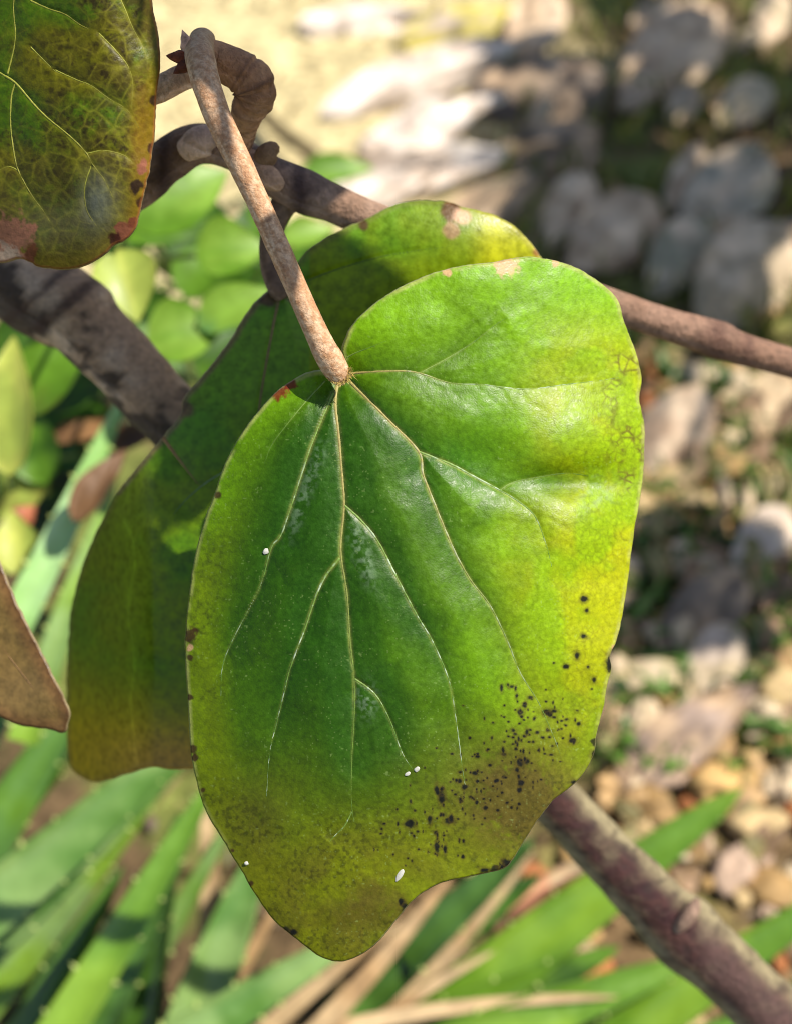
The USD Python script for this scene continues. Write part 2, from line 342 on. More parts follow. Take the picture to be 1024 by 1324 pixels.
def depth1(x, y):
    u, w = (x - 455) / 330.0, (y - 760) / 480.0
    d = 0.1985 + np.where(u < 0, 0.017 * np.abs(u) ** 1.8, 0.0085 * np.abs(u) ** 2.2)
    d = d + np.where(w < 0, 0.0035 * w * w, 0.0065 * w * w) - 0.001 * w
    # curled rim at left, waves along the right rim
    d = d + 0.0018 * np.exp(-(((x - 735) / 75) ** 2 + ((y - 622) / 24) ** 2))
    d = d - 0.0012 * np.exp(-(((x - 760) / 60) ** 2 + ((y - 560) / 40) ** 2)) - 0.0010 * np.exp(-(((x - 750) / 60) ** 2 + ((y - 690) / 45) ** 2))
    d = d + 0.0012 * np.exp(-(((x - 630) / 40) ** 2 + ((y - 590) / 35) ** 2))
    d = d + 0.0022 * (n2(x, y, 120, 11, 2) - .5) + 0.0005 * (n2(x, y, 30, 12, 2) - .5) + 0.00005 * (n2(x, y, 5, 13, 2) - .5)
    sinus = np.hypot(x - 440, y - 486); d = d + 0.002 * np.exp(-(sinus / 40) ** 2)
    return d
SPOT_R = np.random.default_rng(21)
spots = [(755, 775, 5), (758, 790, 3.2), (755, 823, 4.2), (745, 848, 4.5), (732, 862, 4), (768, 880, 4.2), (760, 862, 2.5), (648, 890, 3.6), (661, 888, 3.4), (668, 900, 3), (673, 921, 5), (678, 912, 4), (706, 920, 5), (710, 924, 4.5),
         (716, 920, 3.5), (740, 958, 4.5), (748, 936, 2.8), (571, 1030, 7), (565, 1022, 5), (530, 1066, 7), (548, 1092, 0), (555, 1060, 5), (580, 1062, 6), (583, 1058, 4), (565, 1096, 6), (575, 1098, 4), (598, 1108, 3), (788, 857, 8), (655, 1118, 9), (648, 1124, 5), (625, 1126, 5),
         (523, 1172, 7), (518, 1165, 5), (380, 1206, 5), (672, 986, 6), (668, 996, 4), (680, 985, 4), (673, 1012, 5), (671, 1022, 4), (768, 975, 5), (742, 1012, 4), (613, 1000, 4), (600, 1018, 4)]
for _ in range(200):
    t = SPOT_R.uniform(0, 1); bx, by = 545 + 180 * t, 1080 - 165 * t
    s_ = SPOT_R.normal(0, 30); u_ = SPOT_R.normal(0, 22)
    spots.append((bx + 0.68 * s_ + .7 * u_, by + 0.74 * s_ - .7 * u_, SPOT_R.choice([1.6, 2.0, 2.6, 3.4], p=[.45, .3, .18, .07])))
for _ in range(16): spots.append((SPOT_R.uniform(480, 545), SPOT_R.uniform(1040, 1120), SPOT_R.uniform(1.3, 2.4)))
RIM = [(360, 503, 16, 'red'), (374, 496, 12, 'red'), (247, 820, 11, 'brown'), (246, 838, 5, 'tan'), (246, 850, 5, 'brown'), (655, 344, 17, 'tan'), (578, 352, 6, 'tan'), (246, 902, 5, 'brown'), (249, 968, 8, 'brown'), (252, 980, 5, 'brown'), (262, 1022, 4, 'brown'), (301, 1100, 3, 'brown'), (325, 1143, 4, 'brown'),
       (283, 640, 6, 'brown'), (372, 1205, 8, 'black'), (770, 960, 8, 'black'), (640, 1124, 8, 'black'), (795, 838, 5, 'tan'), (718, 340, 6, 'tan')]
def colour1(I):
    x, y, e, dv, vt, vw = I['x'], I['y'], I['edge'], I['dv'], I['vt'], I['vw']
    n = n2(x, y, 90, 31); nf = n2(x, y, 16, 32); nf2 = n2(x, y, 4.5, 33, 3)
    mid = lin(104, 146, 0, .72); dark = lin(44, 92, 6, .62); yel = lin(188, 190, 0, .76); yg = lin(128, 180, 0, .80); olive = lin(132, 134, 4, .66); brown = lin(102, 82, 34, .6)
    # how yellow: right side and lower rim
    yr = sm(630, 835, x + 110 * (n - .5) + 0.06 * (700 - np.abs(y - 650))) * sm(360, 520, y) * (1 - .35 * sm(820, 1000, y))
    c = np.broadcast_to(mid, (len(x), 3)) + 0
    c = mixc(c, yg, sm(520, 790, x + 160 * (n - .5)) * .75)
    c = mixc(c, yg, (1 - sm(10, 60, e)) * .7)
    c = mixc(c, yel, yr * .9)
    c = mixc(c, yg, sm(.46, .62, n2(x, y, 70, 38)) * np.clip(1 - 1.3 * I['strong'], 0, 1) * .6 * sm(430, 520, x))
    c = mixc(c, dark, (1 - sm(440, 500, x + .0 * y)) * sm(15, 80, e) * sm(470, 560, y) * (1 - sm(900, 1080, y)) * .62)
    c = mixc(c, dark, sm(.52, .68, n2(x, y, 42, 36)) * .34 * (1 - yr) * sm(30, 90, e))
    low = sm(860, 1130, y + 0.25 * (x - 480) + 130 * (n - .5))
    lowl = sm(900, 1150, y + 100 * (n - .5))
    c = mixc(c, olive, np.maximum(low, lowl) * .8)
    lefty = (1 - sm(20, 70, e + 30 * (n - .5))) * (x < 470) * sm(620, 760, y)
    c = mixc(c, olive, lefty * .55)
    # dark green following the main veins in the centre
    cen = np.exp(-((x - 440 - .10 * (y - 700)) / 120) ** 2) * sm(480, 600, y) * (1 - sm(980, 1120, y))
    strong = I['strong']
    c = mixc(c, dark, np.clip(cen * .8 + strong * .65 * (1 - .7 * yr) * (1 - .8 * low), 0, .9))
    c = mixc(c, lin(70, 136, 6, .68), np.exp(-(((x - 640) / 90) ** 2 + ((y - 590) / 60) ** 2)) * .5)
    c = mixc(c, lin(40, 110, 10, .65), np.exp(-(((x - 715) / 70) ** 2 + ((y - 622) / 16) ** 2)) * .55)
    c = mixc(c, c * 1.25 + lin(40, 40, 10) * .2, np.exp(-(I['df'] / 1.0) ** 2) * .4)
    pv = np.exp(-(dv / np.clip(3.0 * vw, .8, 3.4)) ** 2) * np.clip(vw * 1.1, 0, 1) * sm(.25, .55, .5 * nf + .5 * nf2)
    c = mixc(c, lin(160, 165, 80, .75), pv * .7)
    # fine net of smallest veins, clear in the yellow
    net = vcell(x, y, 8.5, 5, (220, 310, 850, 1260)); net2 = vcell(x, y, 30, 6, (220, 310, 850, 1260))
    k = np.clip(yr * 1.0 + .35 * low + .06, 0, 1)
    c = mixc(c, c * np.array([.62, .55, .5]), np.exp(-(net / .9) ** 2) * k * .55 * sm(.35, .6, nf))
    c = mixc(c, c * 0.72, np.exp(-(net2 / 1.3) ** 2) * .35)
    br = np.exp(-((net / 1.3) ** 2)) * sm(765, 812, x + 30 * (nf - .5)) * sm(380, 430, y) * (1 - sm(640, 720, y)) * sm(.45, .6, n2(x, y, 28, 44))
    c = mixc(c, lin(110, 84, 30, .6), br * .8)
    # browning towards the tip and lower right
    bp = np.exp(-(((x - 665) / 80) ** 2 + ((y - 1035) / 75) ** 2)) * 1.15
    bp = np.maximum(bp, np.exp(-(((x - 470) / 120) ** 2 + ((y - 1165) / 80) ** 2)) * .72 * sm(.3, .6, n2(x, y, 34, 47)))
    bp = np.maximum(bp, np.exp(-(((x - 335) / 50) ** 2 + ((y - 1060) / 60) ** 2)) * .45)
    bp = bp * sm(.25, .62, .55 * nf + .45 * nf2 + .12)
    c = mixc(c, brown, np.clip(bp, 0, .85))
    st = sm(.50, .66, n2(x, y, 4.2, 61, 3)) * sm(.40, .60, n2(x, y, 45, 62)) * np.clip(np.maximum(lowl, lefty * .9) + bp, 0, 1)
    c = mixc(c, lin(48, 46, 14, .6), st * .5)
    c = c * (0.84 + 0.32 * nf)[:, None] * (0.80 + .40 * nf2)[:, None]
    # whitish bloom in patches beside some veins
    bl = np.exp(-(((x - 462 - .28 * (y - 690)) / 11) ** 2)) * sm(668, 690, y) * (1 - sm(730, 775, y)) * sm(.42, .62, n2(x, y, 5, 71))
    bl = np.maximum(bl, .8 * np.exp(-(((x - 408 + .34 * (y - 600)) / 9) ** 2)) * sm(560, 590, y) * (1 - sm(660, 720, y)) * sm(.42, .62, n2(x, y, 5, 72)))
    bl = np.maximum(bl, np.exp(-(((x - 474) / 13) ** 2 + ((y - 905) / 20) ** 2)) * sm(.45, .6, n2(x, y, 4, 73)))
    bl = np.maximum(bl, .7 * np.exp(-(((x - 770) / 25) ** 2 + ((y - 640) / 22) ** 2)) * sm(.5, .62, n2(x, y, 5, 74)))
    c = mixc(c, lin(160, 185, 150, .75), bl * .38)
    dots = sm(.84, .90, meshkit.noise(np.stack([x / 2.3, y / 2.3, x * 0 + 8.2], -1), 77)) * sm(.4, .6, n2(x, y, 60, 78))
    c = mixc(c, lin(165, 190, 110, .8), dots * .30)
    # pale rim
    rimp = (1 - sm(1.5, 6, e)) * sm(.3, .6, nf)
    c = mixc(c, lin(190, 190, 110, .75), rimp * .6 * (1 - low))
    for a_, b_, r_, k_ in RIM:
        w = 1 - sm(.6, 1.05, np.hypot(x - a_, (y - b_)) / r_ + 1.1 * (nf2 - .5) + .5 * (nf - .5))
        c = mixc(c, {'red': lin(110, 30, 18), 'brown': lin(60, 36, 18), 'white': lin(200, 200, 200), 'tan': lin(190, 150, 110), 'black': lin(18, 14, 10)}[k_], w * .9)
    for a_, b_, r_ in spots:
        if r_ <= 0: continue
        s_ = np.flatnonzero((np.abs(x - a_) < r_ * 2.6) & (np.abs(y - b_) < r_ * 2.6))
        ax = 1 + .6 * math.sin(a_ * 3.1)
        rr_ = np.hypot((x[s_] - a_) / ax ** .5, (y[s_] - b_) * ax ** .5) / r_ + 1.3 * (nf2[s_] - .5)
        c[s_] = mixc(c[s_], lin(96, 80, 24, .6), (1 - sm(.9, 1.9, rr_)) * .45)
        w = 1 - sm(.5, 1.05, rr_)
        c[s_] = mixc(c[s_], lin(14, 15, 14), w * .96)
    return c
leaf1, I1 = blade('leaf', shrub, OUT1, depth1, colour1, M['leaf'], V1, 1.35, 0.0006, .8, 1, quilt=0.0009, quilt_w=26, groove=0.00016, label='large green and yellow leaf in focus, black specks near its lower edge')

# --- its petiole, and the hooked twig it hangs from
def pet_col(S, A, Vv):
    n = meshkit.fbm(Vv / 0.0005, 3, 3); n_ = meshkit.fbm(Vv / 0.006, 3, 4)
    c = mixc(np.broadcast_to(lin(186, 140, 98, .8), Vv.shape), lin(215, 176, 138, .85), sm(.35, .65, n))
    st = meshkit.fbm(np.stack([S * 34, np.cos(A) * 3.5, np.sin(A) * 3.5], -1), 4, 6)
    c = mixc(c, lin(176, 118, 78, .8), sm(.48, .66, st) * .4); c = mixc(c, lin(225, 200, 170, .9), sm(.56, .7, 1 - st) * .3)
    c = mixc(c, lin(120, 84, 60, .8), sm(.7, .8, meshkit.fbm(Vv / .0011, 2, 12)) * .5)
    c = mixc(c, lin(185, 130, 88, .85), sm(.5, .7, n_) * .25)
    return mixc(c, lin(150, 125, 90, .85), (1 - sm(.0, .3, S)) * .5)
t_, c_ = pxtube([(262, 52, .2085, 17), (258, 66, .2035, 19), (261, 84, .2003, 19.5), (268, 112, .1985, 18.5), (284, 155, .1975, 17.5), (304, 197, .1972, 16.8), (329, 250, .1973, 15.4), (357, 312, .1976, 14.8), (385, 375, .198, 14.6), (412, 436, .1985, 15.6), (428, 466, .199, 17.5), (438, 484, .1998, 15), (441, 492, .2008, 8)], 40, 30, cfun=pet_col, bump=.05)
obj('petiole', t_, M['petiole'], leaf1, True, c_)
# fuzz where petiole and blade join
r_ = np.random.default_rng(3); hairs = []
for _ in range(420):
    a_ = r_.uniform(0, 2 * np.pi); rr = 15 * math.sqrt(r_.uniform(0.05, 1))
    bx, by = 440 + rr * math.cos(a_) * 1.0, 484 + rr * math.sin(a_) * .75
    b0 = P(bx, by, .1990); dr = np.array([math.cos(a_), -math.sin(a_), 0]) * .6 + r_.normal(0, .5, 3)
    tip = b0 + (dr[0] * R + dr[1] * U - (.5 + abs(dr[2])) * F) * r_.uniform(3, 7) * mpp(.2)
    side = np.cross(tip - b0, F); side /= np.linalg.norm(side); s2 = np.cross(tip - b0, side); s2 /= np.linalg.norm(s2)
    w = 0.6 * mpp(.2)
    hairs.append((np.array([b0 + side * w, b0 - side * w * .5 + s2 * w, b0 - side * w * .5 - s2 * w, tip]), np.array([[0, 1, 3], [1, 2, 3], [2, 0, 3], [0, 2, 1]])))
hv, hf = merge(hairs)
obj('fuzz', (hv, hf), M['vein'], leaf1, False, np.broadcast_to(lin(190, 165, 90, .85), hv.shape), kind='stuff')

def bark_col(base, light, dark, ls=.006, ds=.004, dk=.5, seed=0):
    def f(S, A, Vv):
        n = meshkit.fbm(Vv / ls, 4, seed); n_ = meshkit.fbm(Vv / ds, 4, seed + 3)
        c = mixc(np.broadcast_to(base, Vv.shape), light, sm(.4, .65, n) * .8)
        return mixc(c, dark, sm(.55, .66, n_) * dk)
    return f
hook = bark_col(lin(150, 106, 72), lin(172, 128, 90), lin(90, 56, 36), .004, .003, .5, 2)
def hook_c(S, A, Vv):
    c = hook(S, A, Vv)
    ring = np.max([np.exp(-((S - s) / .012) ** 2) for s in (.34, .47, .56, .60, .66)], 0)
    return mixc(c, lin(70, 42, 28), ring * .45)
pts = np.array([(254, 70, .2045, 15), (270, 70, .207, 21), (292, 82, .2085, 25), (312, 94, .209, 26), (326, 106, .2095, 29), (330, 122, .2105, 27), (322, 142, .2125, 21), (314, 162, .216, 20), (304, 184, .220, 22), (296, 198, .2225, 18)], float)
q = spline(pts, 14); s = np.linspace(0, 1, len(q))
q[:, 3] *= 1 + .05 * sum(np.exp(-((s - k) / .015) ** 2) for k in (.34, .47, .60, .66)) - .06 * sum(np.exp(-((s - k) / .012) ** 2) for k in (.37, .5, .57))
t_, c_ = tube(P(q[:, 0], q[:, 1], q[:, 2]), q[:, 3] * mpp(q[:, 2]), 24, cfun=hook_c, bump=.16)
obj('twig', t_, M['bark'], shrub, True, c_, 'hooked ringed twig tip that the large leaf hangs from')
t_, c_ = pxtube([(255, 92, .2085, 15), (236, 100, .209, 17), (216, 110, .2095, 17), (196, 120, .210, 16), (170, 130, .212, 15), (130, 140, .214, 14)], 20, 10, cfun=bark_col(lin(215, 170, 135, .95), lin(235, 200, 168, .95), lin(130, 84, 55), .002, .002, .5, 8), bump=.12)
obj('twig', t_, M['bark'], shrub, True, c_)
# bud scales on the tip
for (bx, by, dx, dy, ln, wd, cc) in [(246, 66, -8, -22, 24, 9, lin(205, 160, 130)), (236, 74, -16, -2, 17, 8, lin(120, 60, 32)), (240, 84, -12, 8, 15, 8, lin(95, 48, 26)), (254, 62, 2, -12, 14, 9, lin(190, 140, 110)), (250, 74, -10, 6, 12, 9, lin(80, 40, 22))]:
    b0 = np.array([bx, by]); d_ = np.array([dx, dy]) / np.hypot(dx, dy)
    ln, wd = ln * 1.25, wd * 1.15
    q = np.array([(*(b0 + d_ * ln * t), .2035 - .001 * t, wd * (1 - t ** 1.6) + .4) for t in np.linspace(0, 1, 7)])
    t_, c_ = pxtube(q, 10, 4, cfun=bark_col(cc, cc * 1.3, cc * .4, .0012, .001, .7, 5), bump=.3)
    obj('bud_scale', t_, M['bark'], shrub, True, c_)

# --- the branch that runs across behind the leaves
cross = bark_col(lin(126, 98, 78), lin(150, 122, 102), lin(52, 32, 28), .007, .005, .55, 12)
def cross_c(S, A, Vv):
    c = cross(S, A, Vv); x_ = to_px(Vv)[0]
    for a_, w_ in ((388, 14), (930, 16), (212, 12), (968, 10)): c = mixc(c, lin(50, 28, 26), np.exp(-((x_ - a_) / w_) ** 2) * .85)
    return mixc(c, lin(128, 92, 72), sm(760, 860, x_) * .45)
q = spline([(40, 300, .238, 28), (120, 272, .232, 29), (178, 240, .2275, 29), (215, 208, .2245, 28), (256, 186, .2225, 26), (300, 196, .222, 23), (345, 222, .2225, 24), (390, 246, .2245, 29), (430, 262, .2265, 25), (480, 284, .231, 25), (560, 315, .237, 24), (680, 355, .242, 21), (800, 398, .245, 21), (860, 418, .247, 21), (905, 432, .249, 23), (930, 441, .250, 25), (955, 450, .251, 21), (1040, 474, .254, 20), (1200, 520, .257, 26)], 12)
t_, c_ = tube(P(q[:, 0], q[:, 1], q[:, 2]), q[:, 3] * mpp(q[:, 2]), 24, cfun=cross_c, bump=.06)
branch_x = obj('branch', t_, M['bark'], shrub, True, c_, 'pinkish brown branch crossing behind the big leaf to the right edge')
for (a_, cc, lab) in [([(240, 194, .2205, 15), (256, 184, .219, 20), (270, 178, .2185, 18), (280, 179, .219, 10)], lin(215, 180, 155, .85), 'pale rounded leaf scar knob'),
                      ([(318, 200, .221, 12), (334, 216, .2195, 15), (352, 232, .2188, 14), (364, 241, .2195, 8)], lin(190, 150, 118, .8), None),
                      ([(336, 218, .2195, 10), (344, 202, .2185, 15), (352, 193, .2185, 12), (360, 190, .2185, 6)], lin(120, 90, 60), None)]:
    t_, c_ = pxtube(a_, 16, 8, cfun=bark_col(cc, cc * 1.1, cc * .7, .003, .003, .3, 4), bump=.1)
    obj('leaf_scar', t_, M['bark'], branch_x, True, c_, lab)

# --- the thick main stem, upper left to lower right
def stem_c(S, A, Vv):
    x_, y_, _ = to_px(Vv)
    n = meshkit.fbm(Vv / .006, 4, 21); n_ = meshkit.fbm(Vv / .0045, 4, 22); n3 = meshkit.fbm(Vv / .002, 3, 23)
    c = mixc(np.broadcast_to(lin(172, 138, 106), Vv.shape), lin(200, 170, 140), sm(.42, .62, n) * .8)
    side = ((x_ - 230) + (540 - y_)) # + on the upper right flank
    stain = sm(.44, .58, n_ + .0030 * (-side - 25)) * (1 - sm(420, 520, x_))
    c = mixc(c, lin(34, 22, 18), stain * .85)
    ring = np.exp(-(((x_ - 95) * .65 + (y_ - 385) * .75) / 9) ** 2) + .8 * np.exp(-(((x_ - 55) * .65 + (y_ - 375) * .75) / 7) ** 2)
    c = mixc(c, lin(60, 36, 26), np.clip(ring * sm(.3, .6, n3 + .15), 0, .8))
    right = sm(560, 680, x_)
    core = np.exp(-((np.angle(np.exp(1j * (A - CORE))) / .72) ** 4))
    mar = mixc(np.broadcast_to(lin(50, 20, 22), Vv.shape), lin(76, 46, 38), sm(.45, .65, n_) * .7)
    pale = mixc(np.broadcast_to(lin(138, 126, 94), Vv.shape), lin(104, 92, 68), sm(.4, .65, n) * .7)
    cr = mixc(pale, mar, np.clip(core * 1.0 + 1.3 * (n_ - .45) + .6 * (n3 - .5), 0, 1))
    cr = mixc(cr, lin(40, 26, 22), sm(.6, .68, n3) * .6)
    cr = mixc(cr, lin(84, 62, 56), sm(890, 930, x_) * core * .7)
    return mixc(c, cr, right)
CORE = 0.0
q = spline([(-220, 110, .268, 66), (-120, 210, .262, 60), (-30, 318, .256, 56), (40, 372, .2535, 56), (92, 402, .252, 55), (120, 430, .2515, 47), (170, 480, .251, 45), (230, 545, .251, 44), (330, 650, .253, 44), (450, 770, .257, 43), (600, 920, .263, 43), (735, 1052, .272, 35), (800, 1122, .275, 37), (855, 1178, .277, 42), (885, 1206, .278, 49), (925, 1242, .279, 43), (1000, 1315, .282, 46), (1120, 1440, .284, 54), (1300, 1620, .31, 62)], 14)
t_, c_ = tube(P(q[:, 0], q[:, 1], q[:, 2]), q[:, 3] * mpp(q[:, 2]), 32, cfun=stem_c, bump=.15)
stem = obj('main_stem', t_, M['bark'], shrub, True, c_, 'thick stem, grey with black stains at left, maroon with pale ridges at lower right')
t_, c_ = pxtube([(868, 1206, .2735, 4), (877, 1199, .2715, 8), (888, 1188, .2708, 10), (896, 1176, .2712, 9), (900, 1166, .2735, 5)], 14, 8, cfun=bark_col(lin(130, 104, 88), lin(150, 124, 104), lin(84, 56, 48), .003, .003, .3, 4), bump=.08)
obj('leaf_scar', t_, M['bark'], stem, True, c_)

# --- second leaf, behind and below
OUT2 = [(366, 372), (384, 345), (400, 325), (430, 305), (470, 285), (510, 266), (545, 259), (578, 261), (600, 268), (640, 279), (668, 296), (690, 322), (712, 360), (728, 430), (728, 520), (710, 640), (670, 760), (600, 870), (500, 950), (400, 985), (320, 996), (268, 994), (245, 993),
        (220, 994), (195, 991), (160, 1000), (125, 1010), (102, 1003), (89, 985), (86, 920), (87, 850), (92, 790), (104, 740), (119, 700), (139, 660), (160, 626), (190, 591), (214, 562), (236, 536), (240, 514), (268, 482), (300, 440), (324, 402), (346, 380)]
V2 = [dict(name='midrib', pts=[(362, 380), (352, 430), (338, 510), (330, 580), (310, 700), (280, 830), (255, 930)], width=3.0, col=(lin(120, 105, 60), lin(70, 84, 20))),
      dict(pts=[(366, 378), (400, 420), (440, 470), (500, 540), (560, 620)], width=2.6, col=(lin(110, 110, 60), lin(60, 90, 25))),
      dict(pts=[(300, 605), (270, 622), (242, 645), (222, 668)], width=1.8, col=(lin(110, 135, 90), lin(90, 115, 70))),
      dict(pts=[(212, 566), (228, 588), (244, 610), (260, 630)], width=3.2, col=(lin(140, 105, 60), lin(120, 105, 50))),
      dict(pts=[(372, 374), (430, 350), (500, 330), (580, 318)], width=1.6, col=(lin(80, 100, 30), lin(60, 90, 20)))]
def depth2(x, y):
    u, w = (x - 345) / 300, (y - 640) / 380
    return 0.2265 + .004 * w * w + np.where(u < 0, .010 * np.abs(u) ** 1.5, .004 * u * u) + .003 * w + .003 * (n2(x, y, 150, 91, 2) - .5) - .004 * np.exp(-((y - 300) / 90) ** 2) + .015 * np.clip((200 - x) / 105, 0, 1.2) ** 1.4 * sm(520, 660, y)
def colour2(I):
    x, y, e, dv = I['x'], I['y'], I['edge'], I['dv']
    n = n2(x, y, 80, 92); nf = n2(x, y, 20, 93)
    c = mixc(np.broadcast_to(lin(116, 138, 4, 1.1), (len(x), 3)), lin(88, 130, 10, 1.1), sm(.4, .62, n))
    c = mixc(c, lin(120, 134, 2, .8), sm(.5, .7, n2(x, y, 120, 95)) * .5)
    c = mixc(c, lin(84, 140, 34, 1.1), (1 - sm(480, 640, y)) * (x < 400) * .6)
    low = sm(840, 1000, y + .28 * (180 - x) + 60 * (n - .5))
    c = mixc(c, lin(195, 160, 2, 1.1), low * .75)
    c = mixc(c, lin(185, 140, 62, 1.), np.exp(-(((x - 225) / 90) ** 2 + ((y - 985) / 40) ** 2)) * .8)
    c = mixc(c, lin(200, 200, 4, .75), sm(596, 640, x) * (1 - sm(330, 420, y)) * .9)
    ed = 1 - sm(2, 8, e)
    c = mixc(c, lin(150, 125, 85, .7), ed * np.where((x < 350) & (y < 640), .85, .3))
    for a_, b_, r_, cc in [(583, 272, 16, lin(95, 50, 24)), (598, 280, 14, lin(210, 165, 130)), (584, 297, 12, lin(160, 125, 85)), (470, 291, 8, lin(80, 50, 30)), (694, 325, 8, lin(140, 90, 40)), (240, 530, 12, lin(110, 84, 56)), (350, 385, 14, lin(110, 80, 56))]:
        w = 1 - sm(.6, 1.1, np.hypot(x - a_, y - b_) / r_ + 1.0 * (nf - .5)); c = mixc(c, cc, w * .9)
    return c * (.85 + .3 * nf)[:, None]
leaf2, _ = blade('leaf', shrub, OUT2, depth2, colour2, M['leaf_soft'], V2, 2.6, 0.0007, 1.4, 2, quilt=.0012, quilt_w=40, groove=.0002, label='darker green leaf behind, half hidden by the large leaf, olive yellow at its lower tip')
t_, c_ = pxtube([(388, 250, .2245, 18), (366, 266, .2255, 17), (352, 300, .2262, 15), (350, 340, .2255, 14), (360, 372, .2250, 14), (366, 384, .2255, 9)], 16, 10, cfun=bark_col(lin(105, 82, 64), lin(130, 104, 82), lin(60, 40, 30), .004, .003, .4, 6))
obj('petiole', t_, M['bark'], leaf2, True, c_)

# --- leaf in the upper left corner
OUT3 = [(190, -60), (194, -20), (197, 12), (203, 40), (206, 72), (205, 100), (201, 140), (198, 180), (193, 215), (187, 243), (180, 270), (174, 296), (160, 310), (146, 316), (130, 330), (106, 343), (80, 347), (58, 345), (46, 342), (40, 338), (22, 333), (0, 338), (-30, 336), (-80, 318), (-140, 270), (-190, 200), (-215, 110), (-210, 10), (-180, -80), (-120, -150), (-40, -190), (40, -190), (110, -160), (160, -110)]
yv = (lin(165, 165, 60, .75), lin(140, 135, 40, .75))
V3 = [dict(name='midrib', pts=[(8, 98), (22, 108), (45, 135), (62, 152), (90, 175), (110, 195), (120, 212), (135, 232), (146, 255)], width=1.7, col=yv),
      dict(pts=[(20, 108), (15, 125), (14, 160), (18, 195), (24, 220), (40, 250), (58, 275), (72, 300)], width=1.3, col=yv),
      dict(pts=[(40, 0), (62, 10), (85, 18), (105, 32), (128, 42)], width=1.3, col=yv), dict(pts=[(152, -10), (162, 12), (172, 36), (184, 58), (191, 78)], width=1.0, col=yv),
      dict(pts=[(8, 98), (-20, 84), (-60, 80), (-120, 100)], width=1.5, col=yv), dict(pts=[(10, 95), (20, 50), (18, 0), (30, -60), (50, -120)], width=1.3, col=yv),
      dict(pts=[(128, 42), (150, 65), (166, 86), (172, 110), (170, 140)], width=.9, col=yv), dict(pts=[(72, 90), (98, 102), (118, 110), (140, 126), (165, 142), (180, 165)], width=.8, col=yv),
      dict(pts=[(112, 198), (135, 194), (160, 200), (172, 210)], width=.8, col=yv), dict(pts=[(118, 214), (110, 240), (112, 270), (125, 292)], width=.8, col=yv),
      dict(pts=[(24, 220), (10, 215), (-10, 225)], width=.8, col=yv), dict(pts=[(40, 60), (70, 90), (80, 95)], width=.7, col=yv)]
def depth3(x, y):
    return 0.1990 - .000035 * (x - 150) + .000022 * (y - 180) + .0022 * ((x - 60) / 150) ** 2 + .0045 * np.clip((x - 110) / 100, 0, 2) ** 2 + .003 * np.clip((y - 180) / 160, 0, 2) ** 2 + .002 * (n2(x, y, 90, 101, 2) - .5) + .0001 * (n2(x, y, 6, 102, 2) - .5)
def colour3(I):
    x, y, e, dv = I['x'], I['y'], I['edge'], I['dv']
    n = n2(x, y, 70, 103); nf = n2(x, y, 14, 104); nf2 = n2(x, y, 4.5, 105, 3)
    B = (-230, -220, 230, 370)
    netA = vcell(x, y, 30, 7, B); netB = vcell(x, y, 11, 8, B)
    line = np.maximum(np.exp(-(netA / 1.3) ** 2), .45 * np.exp(-(netB / .8) ** 2)); line = np.maximum(line, np.exp(-(dv / 3) ** 2))
    c = mixc(np.broadcast_to(lin(86, 122, 4, .58), (len(x), 3)), lin(118, 116, 6, .56), sm(.4, .62, n))
    br = sm(.36, .56, n2(x, y, 60, 106) + .0016 * (x - 70) + .0006 * (y - 100)) 
    br = np.clip(br, 0, 1) * (1 - .9 * np.exp(-(((x - 10) / 75) ** 2 + ((y - 90) / 90) ** 2)))
    blot = sm(.30, .58, n2(x, y, 11, 107)) * (1 - .35 * line)
    pep = sm(.48, .62, n2(x, y, 5.5, 109, 3)) * sm(.3, .55, n2(x, y, 26, 110)) 
    c = mixc(c, lin(74, 60, 14, .62), br * blot * .8)
    c = mixc(c, lin(52, 40, 12, .6), pep * (.35 + .5 * br))
    c = mixc(c, lin(108, 98, 36, .7), sm(190, 300, y + 30 * (n - .5)) * .6)
    c = mixc(c, lin(178, 170, 50, .85), line * (.08 + .16 * np.maximum(br, sm(190, 260, y))))
    c = mixc(c, lin(170, 120, 10, .65), sm(160, 190, x + 20 * (n - .5)) * sm(60, 200, y) * .7)
    c = mixc(c, lin(140, 120, 20, .6), (1 - sm(4, 26, e)) * .55)
    c = mixc(c, lin(120, 130, 125, .8), np.exp(-(((x - 125) / 22) ** 2 + ((y - 262) / 34) ** 2)) * .55)
    c = mixc(c, lin(95, 95, 70, .8), np.exp(-(((x - 70) / 50) ** 2 + ((y - 290) / 30) ** 2)) * .4)
    for a_, b_, r_, cc in [(10, 308, 34, lin(165, 110, 85)), (12, 330, 16, lin(190, 165, 140)), (40, 325, 9, lin(110, 60, 36)), (184, 214, 9, lin(150, 90, 70)), (176, 240, 9, lin(40, 20, 14)), (182, 262, 7, lin(60, 30, 16)), (160, 300, 13, lin(140, 80, 60)), (147, 308, 8, lin(60, 24, 18)), (172, 285, 7, lin(120, 60, 40)), (200, 130, 6, lin(50, 30, 14)), (196, 190, 6, lin(60, 30, 14))]:
        w = 1 - sm(.65, 1.05, np.hypot(x - a_, (y - b_) * .8) / r_ + 1.7 * (nf - .5) + .9 * (nf2 - .5)); c = mixc(c, cc * .8, w * .92)
    c = mixc(c, lin(150, 90, 50), (1 - sm(0, 3, e)) * .6)
    return c * (.82 + .36 * nf)[:, None] * (.9 + .2 * nf2)[:, None]
blade('leaf', shrub, OUT3, depth3, colour3, M['leaf'], V3, 1.5, 0.0006, 1.2, 3, quilt=.00028, quilt_w=14, groove=.00012, label='mottled brown and green leaf in the top left corner, net of yellow veins')
